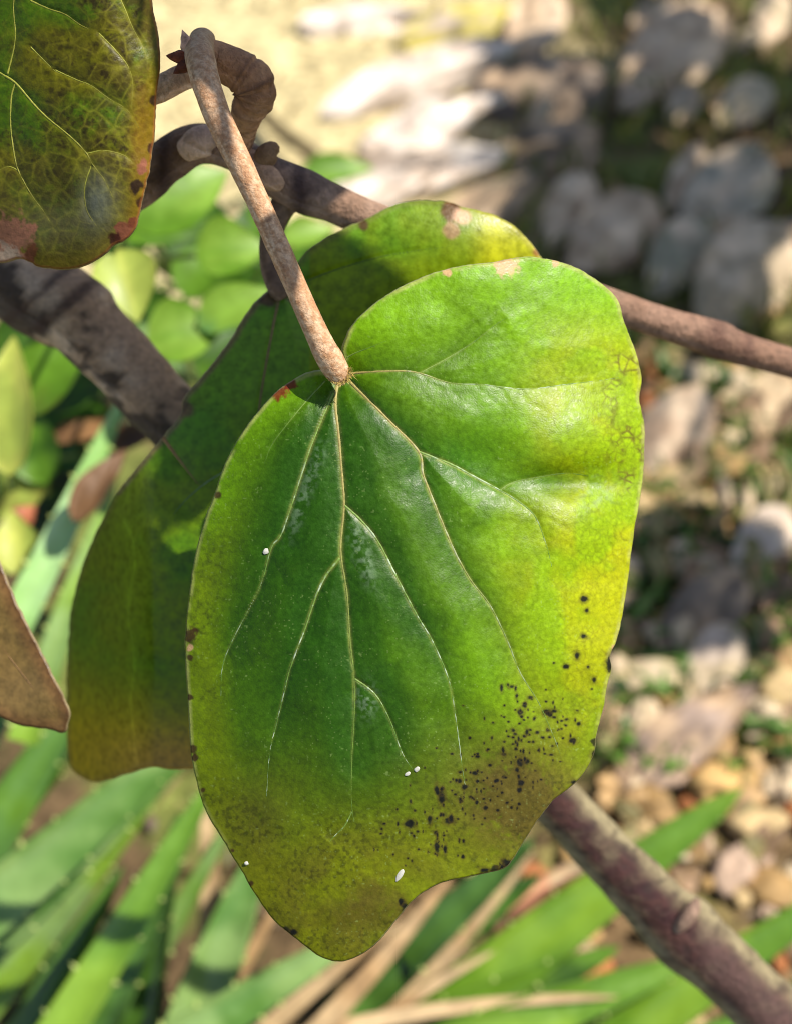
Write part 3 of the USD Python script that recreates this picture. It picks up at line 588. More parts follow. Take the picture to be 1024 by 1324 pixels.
# --- brown leaf at the left edge
OUT4 = [(-30, 660), (-5, 722), (14, 768), (30, 802), (50, 842), (70, 882), (86, 916), (86, 936), (80, 946), (60, 942), (30, 938), (4, 928), (-40, 900), (-110, 830), (-140, 740), (-110, 660), (-60, 630)]
def colour4(I):
    x, y, e = I['x'], I['y'], I['edge']; nf = n2(x, y, 14, 111); n = n2(x, y, 50, 112)
    c = mixc(np.broadcast_to(lin(138, 112, 58, .8), (len(x), 3)), lin(156, 126, 72, .8), sm(.4, .6, n))
    c = mixc(c, lin(130, 82, 52, .75), (1 - sm(3, 22, e)) * .5)
    c = mixc(c, lin(70, 40, 24, .75), (1 - sm(1, 4, e)) * .6)
    return c * (.8 + .4 * nf)[:, None]
blade('leaf', shrub, OUT4, lambda x, y: .224 + .00003 * (40 - x) + .006 * ((y - 820) / 150) ** 2 * .5 + .002 * (n2(x, y, 60, 113, 2) - .5), colour4, M['leaf_soft'],
      [dict(name='midrib', pts=[(-110, 700), (-40, 780), (20, 860), (70, 925)], width=1.6, col=(lin(140, 105, 60), lin(110, 80, 40)))], 2.6, .0006, 1.2, 4, quilt=.0004, label='dry brown leaf tip at the left edge')

# --- white flecks lying on the large leaf
surf1 = cKDTree(np.stack([I1['x'], I1['y']], -1))
for (fx, fy, ln, wd, ang, lab) in [(344, 713, 5.0, 4.2, 60, 'tiny round white fleck on the left half of the large leaf'), (517, 1132, 11, 4.5, 60, 'long white oval fleck near the lower tip of the large leaf'),
                                   (527, 1001, 5.0, 3.2, 30, 'left one of two small white flecks right of the midrib'), (539, 995, 4.8, 3.6, 40, 'right one of two small white flecks right of the midrib'), (319, 1117, 3.4, 3.0, 20, 'smallest white fleck by the lower left rim of the large leaf')]:
    dd = I1['d'][surf1.query([fx, fy])[1]]; k = mpp(dd); a_ = math.radians(ang)
    sp = trimesh.creation.icosphere(2, 1.0); v = np.array(sp.vertices); v = v * (1 + .7 * (meshkit.fbm(v * 1.4 + fx, 3, 4) - .5))[:, None]
    p0 = P(fx, fy, dd - .00008)
    e1 = math.cos(a_) * R + math.sin(a_) * U; e2 = -math.sin(a_) * R + math.cos(a_) * U
    v = p0 + v[:, :1] * e1 * ln * .82 * k + v[:, 1:2] * e2 * wd * .82 * k + v[:, 2:] * F * 1.3 * k
    tag(obj('white_fleck', (v, np.array(sp.faces)), M['fleck']), lab, 'fleck')

# ------------------------------------------------------------------ free leaves: round, pointed, cupped
def leaf_mesh(center, e1, n, length, width, cup=.15, bend=.1, point=1.0, thick=.0006, nu=18, nv=9, wav=.0, seed=0, stem_end=.35):
    """Leaf of the given length (along e1) and width about its middle; n is its upper side."""
    n = n / np.linalg.norm(n); e1 = e1 - n * (e1 @ n); e1 /= np.linalg.norm(e1); e2 = np.cross(n, e1)
    u = np.linspace(0, 1, nu); w = np.sin(np.pi * u ** (1 - stem_end * .6)) ** (.75) * (1 - (1 - 1 / (1 + point)) * u ** 2.2) if point < 1.4 else u ** .5 * (1 - u) ** .85
    w = np.clip(w / w.max(), .015, None)
    v = np.linspace(-1, 1, nv); Uu, Vv = np.meshgrid(u, v, indexing='ij')
    X_ = (Uu - .5) * length; Y_ = Vv * w[:, None] * width / 2
    Z_ = cup * width * (Vv * w[:, None]) ** 2 - bend * length * (2 * (Uu - .5)) ** 2 + wav * length * (meshkit.fbm(np.stack([Uu * 4, Vv * 2, Uu * 0 + seed], -1), 2, seed) - .5)
    p = center + X_[..., None] * e1 + Y_[..., None] * e2 + Z_[..., None] * n
    V_ = p.reshape(-1, 3); i_, j_ = np.meshgrid(np.arange(nu - 1), np.arange(nv - 1), indexing='ij'); a_ = i_ * nv + j_
    f_ = np.stack([a_, a_ + nv, a_ + nv + 1, a_ + 1], -1).reshape(-1, 4); f_ = np.vstack([f_[:, [0, 1, 2]], f_[:, [0, 2, 3]]])
    N = len(V_); rim = np.r_[np.arange(nv), nv * np.arange(1, nu) + nv - 1, (nu - 1) * nv + np.arange(nv - 2, -1, -1), nv * np.arange(nu - 2, 0, -1)]
    r2 = np.roll(rim, -1)
    Fc = np.vstack([f_, f_[:, ::-1] + N, np.stack([r2, rim, rim + N], -1), np.stack([r2, rim + N, r2 + N], -1)])
    return np.vstack([V_, V_ - n * thick]), Fc, np.r_[Uu.ravel(), Uu.ravel()], np.r_[Vv.ravel(), Vv.ravel()]
def idir(ang): a_ = math.radians(ang); return math.cos(a_) * R + math.sin(a_) * U     # a direction as it looks in the picture
def leaf_col(c0, c1, Uu, Vv, V_, rib=None):
    c = mixc(np.broadcast_to(c0, V_.shape), c1, sm(.4, .62, meshkit.fbm(V_ / .012, 3, 4)))
    return c if rib is None else mixc(c, rib, np.exp(-(Vv / .07) ** 2) * .6)

# leafy plants at the left, behind the stem
def leafy(name, label, root, leaves, cat='plant', stem_col=lin(90, 110, 40)):
    t = thing(name, label, cat, root)
    hub = np.array(root) + np.array([0, 0, .01])
    for k, (px_, py_, d_, ln, wd, ang, tilt, c0, c1) in enumerate(leaves):
        ctr = P(px_, py_, d_); n = -F + .5 * U * tilt + .35 * rng.normal(0, .6) * R + .3 * L
        e1 = idir(ang)
        v, f, uu, vv = leaf_mesh(ctr, e1, n, ln * mpp(d_), wd * mpp(d_), .18, .06, .6, seed=k)
        lf = obj('leaf', (v, f), M['small_leaf'], t, True, leaf_col(c0, c1, uu, vv, v, c1 * 1.15))
        b_ = ctr - e1 * ln * mpp(d_) * .5
        mid_ = (b_ + hub) / 2 - e1 * .012 + np.array([0, 0, .015])
        (tv, tf), tc = tube(spline([b_, b_ * .75 + mid_ * .25 - e1 * .004, mid_, hub], 6), np.linspace(.0007, .0013, 19), 6, cfun=lambda S, A, Vv: np.broadcast_to(stem_col, Vv.shape))
        obj('leaf_stalk', (tv, tf), M['vein'], t, True, tc)
    return t
gA, gB, gC = lin(158, 200, 70, .72), lin(122, 172, 40, .7), lin(190, 206, 95, .8)
gD, gE = lin(80, 128, 24, .62), lin(208, 214, 104, .85)
leafy('ground_cover_plant', 'low plant with bright green rounded leaves between the stem and the petiole', G(250, 400),
      [(165, 366, .32, 104, 82, -75, .2, gC, gE), (232, 250, .36, 150, 110, 35, .3, gA, gB), (300, 322, .37, 95, 85, 10, .3, gA, gB), (205, 285, .39, 110, 90, -20, .2, gB, gD), (262, 345, .41, 90, 70, 60, .2, gD, gB),
       (310, 395, .36, 120, 66, 25, .4, lin(130, 190, 110, .6), gA), (240, 430, .36, 100, 90, 15, .4, gA, gB), (200, 440, .41, 110, 90, -40, .3, gD, gB), (290, 455, .40, 90, 80, 60, .2, gB, gD), (330, 300, .42, 90, 80, 100, .2, gD, gB),
       (180, 410, .43, 100, 90, 140, .2, gD, gD), (400, 300, .40, 74, 44, 20, .4, gC, gA), (255, 290, .44, 110, 100, 80, .2, gD, gD), (420, 330, .44, 90, 60, -20, .2, gB, gD), (222, 215, .42, 70, 60, 70, .3, gA, gB), (438, 218, .60, 100, 44, 12, .3, gA, gB), (340, 350, .45, 120, 100, 0, .1, gD, gD), (150, 300, .45, 120, 100, 0, .1, gD, gD)])
leafy('ground_cover_plant', 'pale yellow green plant with upright leaves at the left edge below the stem', G(20, 620),
      [(10, 520, .34, 190, 80, 95, .2, gE, gC), (66, 478, .36, 150, 84, 50, .1, lin(150, 180, 60, .62), gB), (-10, 600, .35, 150, 70, 70, .2, gC, gE), (100, 500, .40, 110, 70, 20, .2, lin(80, 110, 30, .6), gD), (40, 570, .40, 120, 70, 110, .2, gB, gD),
       (150, 560, .42, 110, 60, 30, .1, gD, lin(90, 80, 30, .6)), (20, 700, .38, 90, 60, 100, .3, gC, gE), (110, 560, .44, 140, 110, 0, .1, gD, gD), (60, 640, .45, 140, 110, 0, .1, lin(80, 90, 30, .6), gD), (30, 640, .40, 90, 50, 40, .1, lin(170, 165, 70, .6), gC), (50, 430, .44, 130, 80, 30, .1, gB, gD)])
def flat_leaf(name, label, cat, px_, py_, d_, ln, wd, ang, c0, c1, mat='dry', n=None, cup=.2, bend=.08, group=None, point=1.2, parent=None, wav=.1, thick=.0008, rest=False):
    if rest:      # lying on the ground: lifted until its lowest end touches
        nn = n / np.linalg.norm(n); a1 = idir(ang); a1 = a1 - nn * (a1 @ nn); a1 /= np.linalg.norm(a1); a2_ = np.cross(nn, a1)
        d_ = float(ground_depth(px_, py_, mpp(d_) * (.42 * ln * abs(a1[2]) + .22 * wd * abs(a2_[2])) + .003))
    v, f, uu, vv = leaf_mesh(P(px_, py_, d_), idir(ang), (-F * .6 + np.array([0, 0, .8])) if n is None else n, ln * mpp(d_), wd * mpp(d_), cup, bend, point, thick, 22, 11, wav, int(px_ * 7 + py_) % 97)
    o = obj(name, (v, f), M[mat], parent, True, leaf_col(c0, c1, uu, vv, v))
    return tag(o, label, cat, group) if parent is None else o
rust, rust2 = lin(128, 92, 58, .6), lin(92, 62, 38, .6)
flat_leaf('dead_leaf', 'muted brown dead leaf behind the left edge of the dark leaf', 'dead leaf', 128, 622, .36, 120, 44, 62, rust, rust2)
flat_leaf('dead_leaf', 'tan brown dead leaf between the stem and the upright aloe leaf', 'dead leaf', 112, 556, .40, 110, 32, 15, lin(150, 108, 62, .65), rust)
flat_leaf('dead_leaf', 'faded coral withered leaf low at the left edge', 'dead leaf', 30, 668, .39, 46, 34, 60, lin(190, 112, 76, .7), rust)
flat_leaf('dead_leaf', 'brown strip of dead leaf beside the stem under the dark leaf', 'dead leaf', 185, 560, .39, 90, 34, 30, lin(120, 80, 44, .7), rust2)

# ------------------------------------------------------------------ aloes with toothed leaves
def aloe_leaf(parent, base, tip, w0, d0, d1, c0, c1, bow=0.0, teeth=11, face=0.0, dry=False, lift=0.0):
    """Channelled tapering leaf from base to tip (pixels, depths d0, d1), width w0 px at its base."""
    A, B = np.array(base, float), np.array(tip, float); n_ = 26; t = np.linspace(0, 1, n_)
    perp = np.array([-(B - A)[1], (B - A)[0]]); perp /= np.hypot(*perp)
    ctr2 = A + (B - A) * t[:, None] + perp * (bow * 4 * t * (1 - t))[:, None]
    d0, d1 = d0 + .055 - max(0, d0 - .375) * .6, d1 + .045 - max(0, d1 - .38) * .7
    dd = d0 + (d1 - d0) * t - lift * 4 * t * (1 - t)
    ctr = P(ctr2[:, 0], ctr2[:, 1], dd)
    tg = np.gradient(ctr, axis=0); tg /= np.linalg.norm(tg, axis=1, keepdims=True)
    nrm = -F + face * R + .35 * U; nn = nrm - tg * (tg @ nrm)[:, None]; nn /= np.linalg.norm(nn, axis=1, keepdims=True); sd = np.cross(tg, nn)
    w = (.66 if dry else .92) * w0 * mpp(dd) * np.clip((1 - t) ** .5, .02, 1) * (1 - .12 * (1 - t) ** 3) * .5
    m_ = 15; s = np.linspace(-1, 1, m_)
    top = ctr[:, None] + sd[:, None] * (s * w[:, None])[..., None] + nn[:, None] * ((s ** 2 - .35) * (.10 if dry else .42) * w[:, None])[..., None]
    bot = top[:, ::-1][:, 1:-1] - nn[:, None] * (((1 - s[::-1] ** 2)[1:-1]) * (.25 if dry else .55) * w[:, None])[..., None]
    ring = np.concatenate([top, bot], 1); k = ring.shape[1]; V_ = ring.reshape(-1, 3)
    i_, j_ = np.meshgrid(np.arange(n_ - 1), np.arange(k), indexing='ij'); a_, b_ = i_ * k + j_, i_ * k + (j_ + 1) % k
    f_ = np.stack([a_, b_, b_ + k, a_ + k], -1).reshape(-1, 4); f_ = np.vstack([f_[:, [0, 1, 2]], f_[:, [0, 2, 3]]])
    cen = V_[f_].mean(1); nf_ = np.cross(V_[f_[:, 1]] - V_[f_[:, 0]], V_[f_[:, 2]] - V_[f_[:, 0]])
    if (nf_ * (cen - np.repeat(ctr, k, 0)[f_[:, 0]])).sum() < 0: f_ = f_[:, ::-1]
    c = mixc(np.broadcast_to(c0, V_.shape), c1, sm(.38, .62, meshkit.fbm(V_ / np.array([.02, .02, .02]), 3, int(abs(A[0])) % 50)))
    lf = obj('dry_leaf' if dry else 'leaf', (V_, f_), M['dry' if dry else 'aloe'], parent, True, c)
    if dry: return lf
    for sg in (0, m_ - 1):
        for q_ in np.linspace(.06, .92, max(3, teeth * 2 // 3)) + rng.uniform(-.03, .03, max(3, teeth * 2 // 3)):
            ii = q_ * (n_ - 1); i0 = int(ii); fr = ii - i0
            e = top[i0, sg] * (1 - fr) + top[i0 + 1, sg] * fr; cc = ctr[i0] * (1 - fr) + ctr[i0 + 1] * fr
            od = e - cc; hw = np.linalg.norm(od); od /= hw; h = .0019 * (1 - .5 * q_) * rng.uniform(.6, 1.2); tgt = tg[i0]
            cone = np.array([e - tgt * h * .55 - od * h * .3, e + tgt * h * .55 - od * h * .3, e + nn[i0] * h * .35 - od * h * .3, e - nn[i0] * h * .35 - od * h * .3, e + od * h + tgt * h * .5])
            obj('tooth', (cone, np.array([[0, 2, 4], [2, 1, 4], [1, 3, 4], [3, 0, 4], [0, 3, 2], [1, 2, 3]])), M['vein'], lf, False, np.broadcast_to(lin(185, 200, 110, .7), cone.shape))
    return lf
aA, aB, aC, aD = lin(140, 178, 52, .62), lin(112, 156, 44, .6), lin(98, 142, 58, .6), lin(140, 172, 96, .66)
aDk = lin(70, 108, 30, .5)
aloe1 = thing('aloe', 'aloe with long toothed leaves filling the lower left corner', 'aloe', P(-60, 1500, .40))
# base px, tip px, width, depth base, depth tip
for a_ in [((-60, 1210), (262, 930), 100, .335, .37, aD, aC, 6, 11, .35), ((-10, 1470), (282, 1000), 82, .325, .365, aA, aB, 4, 12, .1), ((-130, 1330), (255, 965), 70, .35, .385, aC, aD, 0, 10, .5), ((60, 1480), (240, 1090), 90, .35, .38, aC, aDk, 0, 9, -.3),
           ((150, 1480), (232, 1050), 84, .365, .40, aDk, aC, 0, 8, -.3), ((215, 1440), (345, 1085), 108, .35, .385, aD, aC, -6, 9, .2), ((-40, 1130), (110, 890), 86, .36, .40, aB, aC, 0, 7, .2), ((-70, 1030), (30, 880), 60, .34, .37, aD, aC, 0, 5, .3),
           ((-30, 900), (166, 500), 62, .30, .335, lin(165, 200, 140, .9), lin(140, 182, 100, .85), 4, 13, .35), ((30, 960), (150, 620), 52, .33, .36, aD, aA, -3, 9, .2), ((0, 1060), (112, 930), 60, .385, .41, aDk, aC, 0, 5, 0), ((-160, 1250), (90, 980), 70, .36, .39, aC, aDk, 0, 6, .2),
           ((-150, 1440), (214, 1006), 92, .37, .40, aA, aD, 3, 9, .15), ((-80, 1530), (160, 1120), 84, .385, .41, aB, aC, 0, 7, -.1), ((40, 1500), (300, 1060), 60, .38, .40, aB, aD, 3, 7, .3), ((-60, 1330), (120, 1090), 60, .385, .41, aA, aC, 0, 6, .3), ((180, 1500), (330, 1180), 70, .38, .41, aC, aB, 0, 6, 0), ((130, 1420), (470, 1205), 88, .335, .37, aD, aC, -4, 12, .25), ((20, 1420), (200, 1160), 60, .375, .40, aDk, aC, 0, 5, -.2)]:
    aloe_leaf(aloe1, *a_[:6], a_[6], a_[7], a_[8], a_[9])
aloe2 = thing('aloe', 'aloe with broad green toothed leaves at the lower right under the maroon stem', 'aloe', P(480, 1600, .43))
for a_ in [((470, 1400), (960, 1020), 118, .385, .45, aB, aA, -6, 12, .15), ((440, 1380), (800, 1225), 90, .375, .42, aB, aDk, 4, 9, -.3), ((420, 1430), (900, 1240), 105, .36, .41, aB, aA, -4, 10, .2), ((700, 1420), (1120, 1130), 92, .385, .44, aA, aB, -4, 9, .2),
           ((520, 1240), (690, 1085), 70, .40, .43, aDk, aC, 0, 6, -.2), ((430, 1330), (700, 1130), 74, .40, .44, aDk, aC, 0, 6, -.3), ((640, 1460), (980, 1310), 70, .37, .40, aB, aC, 0, 7, 0), ((820, 1400), (1130, 1230), 60, .40, .44, aB, aDk, 0, 6, 0)]:
    aloe_leaf(aloe2, *a_[:6], a_[6], a_[7], a_[8], a_[9])
st0, st1 = lin(205, 175, 130, .72), lin(175, 140, 95, .72)
for a_ in [((300, 1440), (585, 1130), 58, .36, .40, 10), ((250, 1420), (520, 1190), 50, .375, .405, -6), ((420, 1400), (690, 1100), 44, .39, .43, 8), ((360, 1420), (640, 1230), 40, .37, .40, -10), ((330, 1360), (800, 1290), 40, .365, .39, -18), ((500, 1420), (720, 1320), 40, .37, .39, 0)]:
    aloe_leaf(aloe2, a_[0], a_[1], a_[2], a_[3], a_[4], st0, st1, a_[5], dry=True)
for a_ in [((272, 1230), (262, 1010), 54, .385, .41, 4), ((230, 1400), (372, 1150), 44, .37, .40, 0)]:
    aloe_leaf(aloe1, a_[0], a_[1], a_[2], a_[3], a_[4], st0, st1, a_[5], dry=True)

# ------------------------------------------------------------------ litter on the ground
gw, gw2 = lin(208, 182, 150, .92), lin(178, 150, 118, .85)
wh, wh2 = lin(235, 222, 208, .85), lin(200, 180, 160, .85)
tanl = lin(190, 170, 135, .8)
DRY = [  # px, py, length, width, angle of the tip, colours, label
    (870, 58, 150, 88, 225, gw, gw2, 'broad grey dry leaf near the top right corner, tip down left'),
    (736, 268, 96, 52, 245, gw, gw2, 'narrow grey dry leaf left of the pair under the dark patch'),
    (790, 298, 118, 84, 225, gw2, gw, 'plump grey dry leaf right of the pair under the dark patch'),
    (876, 330, 104, 62, 240, lin(160, 150, 120, .8), gw, 'olive grey pointed dry leaf above the crossing branch'),
    (935, 245, 122, 84, 230, gw, lin(165, 155, 130, .8), 'wide taupe dry leaf right of a narrow folded one'),
    (884, 230, 90, 34, 245, gw2, gw, 'narrow folded grey dry leaf beside the wide taupe one'),
    (962, 355, 150, 100, 235, lin(172, 150, 116, .78), gw, 'large pale grey dry leaf just above the branch at right'),
    (868, 560, 120, 72, 232, lin(205, 180, 150, .7), lin(180, 150, 120, .7), 'pale dry leaf lit by sun right of the large leaf'),
    (1000, 520, 80, 52, 250, lin(205, 180, 140, .7), lin(190, 160, 120, .7), 'cream dry leaf at the right edge under the branch'),
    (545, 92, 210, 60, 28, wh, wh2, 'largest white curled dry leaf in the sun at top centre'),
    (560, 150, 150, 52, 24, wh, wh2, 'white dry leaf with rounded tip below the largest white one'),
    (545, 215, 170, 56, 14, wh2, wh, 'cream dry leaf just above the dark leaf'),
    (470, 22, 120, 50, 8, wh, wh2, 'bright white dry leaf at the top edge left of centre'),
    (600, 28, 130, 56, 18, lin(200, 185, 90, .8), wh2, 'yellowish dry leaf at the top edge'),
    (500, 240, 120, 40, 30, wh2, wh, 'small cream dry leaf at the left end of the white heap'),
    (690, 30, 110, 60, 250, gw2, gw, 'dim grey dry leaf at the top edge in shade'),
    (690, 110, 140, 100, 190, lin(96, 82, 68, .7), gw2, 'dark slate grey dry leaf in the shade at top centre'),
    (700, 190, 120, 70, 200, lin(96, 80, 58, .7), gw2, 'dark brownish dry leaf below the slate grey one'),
    (640, 250, 100, 56, 30, lin(130, 115, 90, .8), gw2, 'dull tan dry leaf over the tip of the dark leaf'),
    (960, 130, 70, 50, 230, tanl, gw, 'small tan dry leaf under the broad grey one at top right'),
    (1000, 20, 70, 40, 250, tanl, gw, 'pale tan dry leaf in the very top right corner'),
    (900, 940, 150, 66, 35, lin(150, 128, 112, .8), gw2, 'long mauve grey dry leaf among the tan pebbles at lower right'),
    (840, 880, 130, 50, 10, lin(200, 180, 120, .8), tanl, 'yellowish dry leaf touching the right rim of the large leaf'),
    (920, 860, 90, 56, 240, wh2, tanl, 'short pinkish dry leaf above the mauve one'),
    (745, 1140, 150, 46, 32, lin(205, 150, 115, .8), tanl, 'peach dry leaf below the speckled rim of the large leaf'),
    (700, 1180, 120, 40, 40, lin(130, 84, 60, .8), rust2, 'brown dry leaf beneath the peach one'),
    (985, 700, 90, 56, 230, wh2, gw, 'grey dry leaf at the right edge half way down'),
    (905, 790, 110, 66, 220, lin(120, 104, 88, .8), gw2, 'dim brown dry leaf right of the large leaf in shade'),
]
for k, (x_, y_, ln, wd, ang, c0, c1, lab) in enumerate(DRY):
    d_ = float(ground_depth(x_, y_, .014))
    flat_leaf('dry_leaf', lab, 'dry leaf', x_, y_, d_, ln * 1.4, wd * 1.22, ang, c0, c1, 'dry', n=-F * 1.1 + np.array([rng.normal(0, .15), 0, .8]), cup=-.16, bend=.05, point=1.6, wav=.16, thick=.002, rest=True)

for k in range(6):
    x_, y_ = rng.uniform(655, 1030), rng.uniform(0, 430)
    d_ = float(ground_depth(x_, y_, .008))
    flat_leaf('dry_leaf', 'small pointed dull dry leaf among the larger grey ones at top right', 'dry leaf', x_, y_, d_, rng.uniform(55, 100), rng.uniform(30, 55), rng.uniform(200, 260), gw * rng.uniform(.6, 1.0), gw2, 'dry', n=-F * .9 + np.array([rng.normal(0, .2), 0, .8]), cup=-.16, bend=.05, point=1.6, wav=.16, thick=.002, rest=True, group='small dry leaves in the shade at top right')

fl = np.random.default_rng(77)
for zone, num, xr, yr_ in (('in the sunlit litter right of the large leaf', 120, (775, 1045), (450, 1110)), ('in the shade beyond the crossing branch', 10, (640, 1040), (20, 440))):
    for k in range(num):
        x_, y_ = fl.uniform(*xr), fl.uniform(*yr_)
        ci = int(fl.integers(4)); c0 = [lin(196, 158, 104, .75), lin(206, 182, 146, .8), lin(160, 128, 94, .7), lin(150, 138, 84, .7)][ci]; nm = ['tan', 'cream', 'grey brown', 'olive'][ci]
        flat_leaf('dry_leaf', f'small {nm} dry leaf flake {zone}', 'dry leaf', x_, y_, float(ground_depth(x_, y_, .01)), fl.uniform(30, 68), fl.uniform(16, 36), fl.uniform(190, 280) if fl.uniform() < .7 else fl.uniform(0, 180), c0, c0 * .75, 'dry',
                  n=-F * .8 + np.array([fl.normal(0, .45), fl.normal(0, .2), .8]), cup=-.2, bend=.08, point=1.6, wav=.2, thick=.0012, rest=True, group=f'{nm} flakes {zone}')

# pebbles: every one its own object
pal = [lin(196, 158, 98, .75), lin(178, 142, 88, .75), lin(200, 172, 122, .8), lin(160, 130, 100, .75), lin(186, 158, 134, .8), lin(180, 112, 62, .75), lin(140, 112, 80, .75), lin(206, 184, 150, .85)]
PN = ['tan', 'dark tan', 'cream', 'grey brown', 'pinkish', 'orange brown', 'brown', 'whitish']
ico = trimesh.creation.icosphere(2, 1.0); iv, jf = np.array(ico.vertices), np.array(ico.faces)
pr = np.random.default_rng(11)
placed = []
def pebble(px_, py_, r_px, zone, ci, el=1.0):
    colr = pal[ci]
    p = G(px_, py_); r = r_px * mpp(ground_depth(px_, py_))
    for (q_, s_) in placed:
        if np.hypot(*(q_[:2] - p[:2])) < (r + s_) * .66: return False
    placed.append((p, r))
    sc = np.array([pr.uniform(.95, 1.5) * el, pr.uniform(.7, 1.0), pr.uniform(.35, .6)]) * r
    v = iv * (1 + .62 * (meshkit.fbm(iv * 1.5 + pr.uniform(0, 50, 3), 2, 3) - .5) * 2)[:, None] * sc
    a_ = pr.uniform(0, np.pi); ca, sa = math.cos(a_), math.sin(a_)
    v = np.stack([v[:, 0] * ca - v[:, 1] * sa, v[:, 0] * sa + v[:, 1] * ca, v[:, 2]], -1)
    tl = pr.normal(0, .3); v = np.stack([v[:, 0], v[:, 1] * math.cos(tl) - v[:, 2] * math.sin(tl), v[:, 1] * math.sin(tl) + v[:, 2] * math.cos(tl)], -1)
    v += p + np.array([0, 0, sc[2] * .3 + ground_lump(p[0], p[1])])
    nm = PN[ci]; big = 'larger' if r_px > 15 else 'small'
    lab = {'r': f'{big} {nm} pebble in the gravel right of the large leaf', 'b': f'{big} {nm} pebble in the gravel between the aloe leaves and the maroon stem', 't': f'{big} dim {nm} pebble among the grey dry leaves at top right'}[zone]
    gr = {'r': f'{big} {nm} pebbles in the gravel at right', 'b': f'{big} {nm} pebbles around the lower aloe', 't': f'{big} {nm} pebbles among the dry leaves'}[zone]
    tag(obj('pebble', (v, jf), M['stone'], None, True, np.broadcast_to(colr * pr.uniform(.8, 1.12), v.shape)), lab, 'pebble', gr)
    return True
for (x_, y_, r_, c_i) in [(745 + 180, 905, 17, 5), (870, 908, 26, 1), (830, 930, 22, 0), (845, 1000, 30, 4), (925, 1010, 32, 0), (850, 1045, 26, 1), (985, 1075, 28, 2), (960, 1085, 24, 5), (1000, 1150, 32, 1), (890, 975, 34, 3), (905, 650, 24, 2), (940, 600, 24, 0), (1005, 550, 30, 7), (960, 500, 30, 7), (990, 620, 26, 2), (930, 545, 22, 4), (1000, 470, 22, 2), (900, 490, 24, 7), (870, 470, 22, 2), (1015, 900, 30, 2), (990, 930, 30, 7), (945, 900, 20, 4)]:
    pebble(x_, y_, r_, 'r', c_i)
cnt = 0
for _ in range(9000):
    if cnt >= 120: break
    x_, y_ = pr.uniform(770, 1050), pr.uniform(455, 1190)
    if y_ > 700 and y_ < 830 and pr.uniform() < .4: continue
    cnt += pebble(x_, y_, pr.choice([11, 15, 20, 26], p=[.25, .3, .28, .17]), 'r', int(pr.integers(8)))
cnt = 0
for _ in range(3000):
    if cnt >= 45: break
    cnt += pebble(pr.uniform(560, 1060), pr.uniform(1060, 1360), pr.choice([12, 16, 22]), 'b', int(pr.integers(7)))
cnt = 0
for _ in range(3000):
    if cnt >= 6: break
    cnt += pebble(pr.uniform(640, 1050), pr.uniform(-20, 440), pr.choice([7, 10, 14, 18]), 't', int(pr.integers(7)))

# low green growth between the stones, uncountable
def tuft_field(name, n, xr, yr, h, cols, label, blade_w=.0016, seed=0, lean=.5):
    r_ = np.random.default_rng(seed); vs, cs, k = [], [], 0
    fs = []
    for _ in range(n):
        p = G(r_.uniform(*xr), r_.uniform(*yr)); hh = h * r_.uniform(.5, 1.2); a_ = r_.uniform(0, 2 * np.pi); ln = r_.normal(0, lean, 2)
        s_ = np.array([math.cos(a_), math.sin(a_), 0]) * blade_w * r_.uniform(.6, 1.5)
        top = p + np.array([ln[0], ln[1], 1]) * hh; md = p + np.array([ln[0] * .3, ln[1] * .3, .6]) * hh
        vs += [p - s_, p + s_, md + s_ * .9, md - s_ * .9, top]; fs += [[k, k + 1, k + 2], [k, k + 2, k + 3], [k + 3, k + 2, k + 4]]; k += 5
        c = cols[r_.integers(len(cols))] * r_.uniform(.7, 1.2); cs += [c] * 5
    tag(obj(name, (np.array(vs), np.array(fs)), M['small_leaf'], None, False, np.array(cs)), label, 'ground cover', kind='stuff')
gg = [lin(110, 125, 50, .8), lin(130, 140, 66, .8), lin(84, 100, 40, .8), lin(170, 160, 90, .8)]
tuft_field('grass', 800, (640, 1080), (-60, 470), .015, gg, 'short dark grass between the dry leaves at top right', .0014, 1, .5)
tuft_field('moss', 900, (760, 1080), (440, 1000), .010, [lin(104, 150, 56, .75), lin(130, 168, 80, .75), lin(70, 104, 44, .7)], 'low green sprouts between the pebbles at right', .0022, 2, .7)
tuft_field('litter', 1600, (180, 1080), (-60, 1200), .004, [lin(120, 100, 70), lin(90, 70, 48), lin(150, 130, 95)], 'fine dry plant litter scattered over the soil', .0016, 3, 2.2)
# thin stick on the sand
t_, c_ = tube(spline([G(322, 128, .004), G(360, 165, .012), G(400, 196, .012), G(440, 226, .004)], 8), .0042, 8, cfun=bark_col(lin(92, 78, 48), lin(110, 94, 60), lin(60, 44, 28), .01, .01, .4, 3), bump=.1)
tag(obj('fallen_stick', t_, M['bark'], None, True, c_), 'thin dark stick lying on the pale sand behind the petiole', 'stick')

# ------------------------------------------------------------------ the shrub's upper twigs, outside the picture: they shade the top of the scene
canopy = thing('overhanging_shrub', 'leafy twigs of a taller shrub reaching over the bed from the right', 'shrub', (0.5, -.05, 0))
cg, cg2 = lin(60, 110, 25, .7), lin(90, 130, 30, .7)
twig_pts = []
def shade_leaf(target, s, ln, wd, ang, n=None):
    ctr = target + L * s
    x_, y_, d_ = to_px(ctr)
    e1 = idir(ang); 
    v, f, uu, vv = leaf_mesh(ctr, e1, L + rng.normal(0, .15, 3) if n is None else n, ln, wd, .1, .05, .5, seed=int(ln * 1e4) % 89)
    obj('leaf', (v, f), M['small_leaf'], canopy, True, leaf_col(cg, cg2, uu, vv, v))
    twig_pts.append(ctr - (e1 - L * (e1 @ L)) * ln * .5)
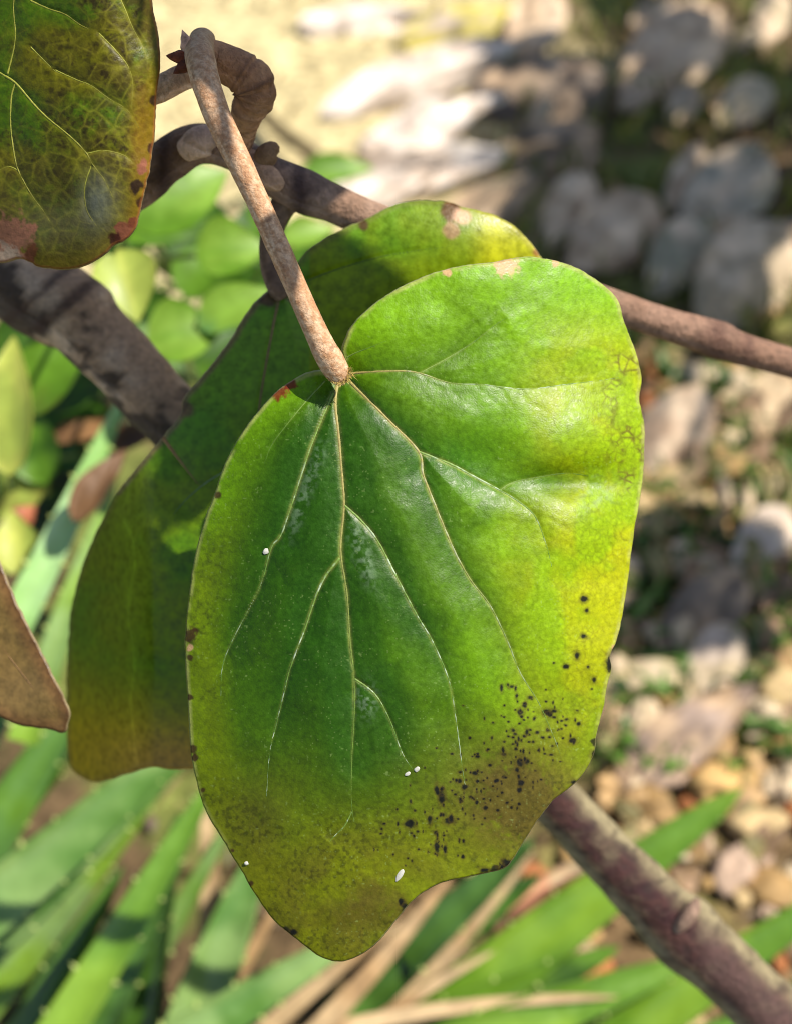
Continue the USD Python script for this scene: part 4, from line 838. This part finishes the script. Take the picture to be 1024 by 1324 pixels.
# over the hooked twig, top of the petiole, corner leaf and the dark leaf
for (x_, y_, ln, wd, ang) in [(562, 128, 430, 330, -8), (330, 14, 320, 285, 12), (560, -130, 400, 300, 20), (300, -210, 360, 260, 70), (316, 388, 235, 104, 62), (452, 332, 200, 96, 66)]:
    shade_leaf(P(x_, y_, .2), .13, ln * mpp(.2), wd * mpp(.2), ang, -F)
# over the grey dry leaves at top right and a little further down
for _ in range(50):
    x_, y_ = rng.uniform(640, 1060), rng.uniform(-60, 430)
    shade_leaf(G(x_, y_), rng.uniform(.42, .6), rng.uniform(.05, .085), rng.uniform(.036, .055), rng.uniform(0, 360))
for _ in range(10):
    x_, y_ = rng.uniform(830, 960), rng.uniform(690, 840)
    shade_leaf(G(x_, y_), rng.uniform(.42, .6), rng.uniform(.04, .06), rng.uniform(.026, .04), rng.uniform(0, 360))
root = np.array([.62, -.05, 0.0]); tw = np.array(twig_pts[6:]); near = np.array(twig_pts[:6])
fork = tw.mean(0) + np.array([.1, -.05, .05])
bough = near.mean(0) + U * .36
for p_ in near:
    (tv, tf), tc = tube(spline([p_, p_ + U * .05, p_ * .5 + bough * .5 + U * .03, bough], 6), np.linspace(.0006, .0016, 19), 6, cfun=lambda S, A, Vv: np.broadcast_to(lin(100, 80, 60), Vv.shape))
    obj('twig', (tv, tf), M['bark'], canopy, True, tc)
(tv, tf), tc = tube(spline([bough - U * .002, bough * .6 + fork * .4 + U * .16, fork + U * .12, fork + L * .04], 8), np.linspace(.0018, .004, 25), 8, cfun=lambda S, A, Vv: np.broadcast_to(lin(110, 86, 66), Vv.shape))
obj('branch', (tv, tf), M['bark'], canopy, True, tc)
for p_ in tw:
    mid_ = (p_ + fork) / 2 + L * .03 + U * .08
    (tv, tf), tc = tube(spline([p_, p_ + U * .045 + L * .01, mid_, fork + L * .04], 6), np.linspace(.0006, .0022, 19), 6, cfun=lambda S, A, Vv: np.broadcast_to(lin(100, 80, 60), Vv.shape))
    obj('twig', (tv, tf), M['bark'], canopy, True, tc)
t_, c_ = tube(spline([root + [.3, -.1, 0], (root + fork) / 2 + [.25, -.1, 0], fork + L * .04], 10), np.linspace(.016, .005, 21), 12, cfun=bark_col(lin(120, 92, 80), lin(150, 120, 104), lin(60, 40, 30), .02, .02, .4, 3))
obj('trunk', t_, M['bark'], canopy, True, c_)
for p_ in list(stage.GetPrimAtPath('/World').GetChildren()):
    if p_.HasCustomDataKey('at'): p_.ClearCustomDataByKey('at')
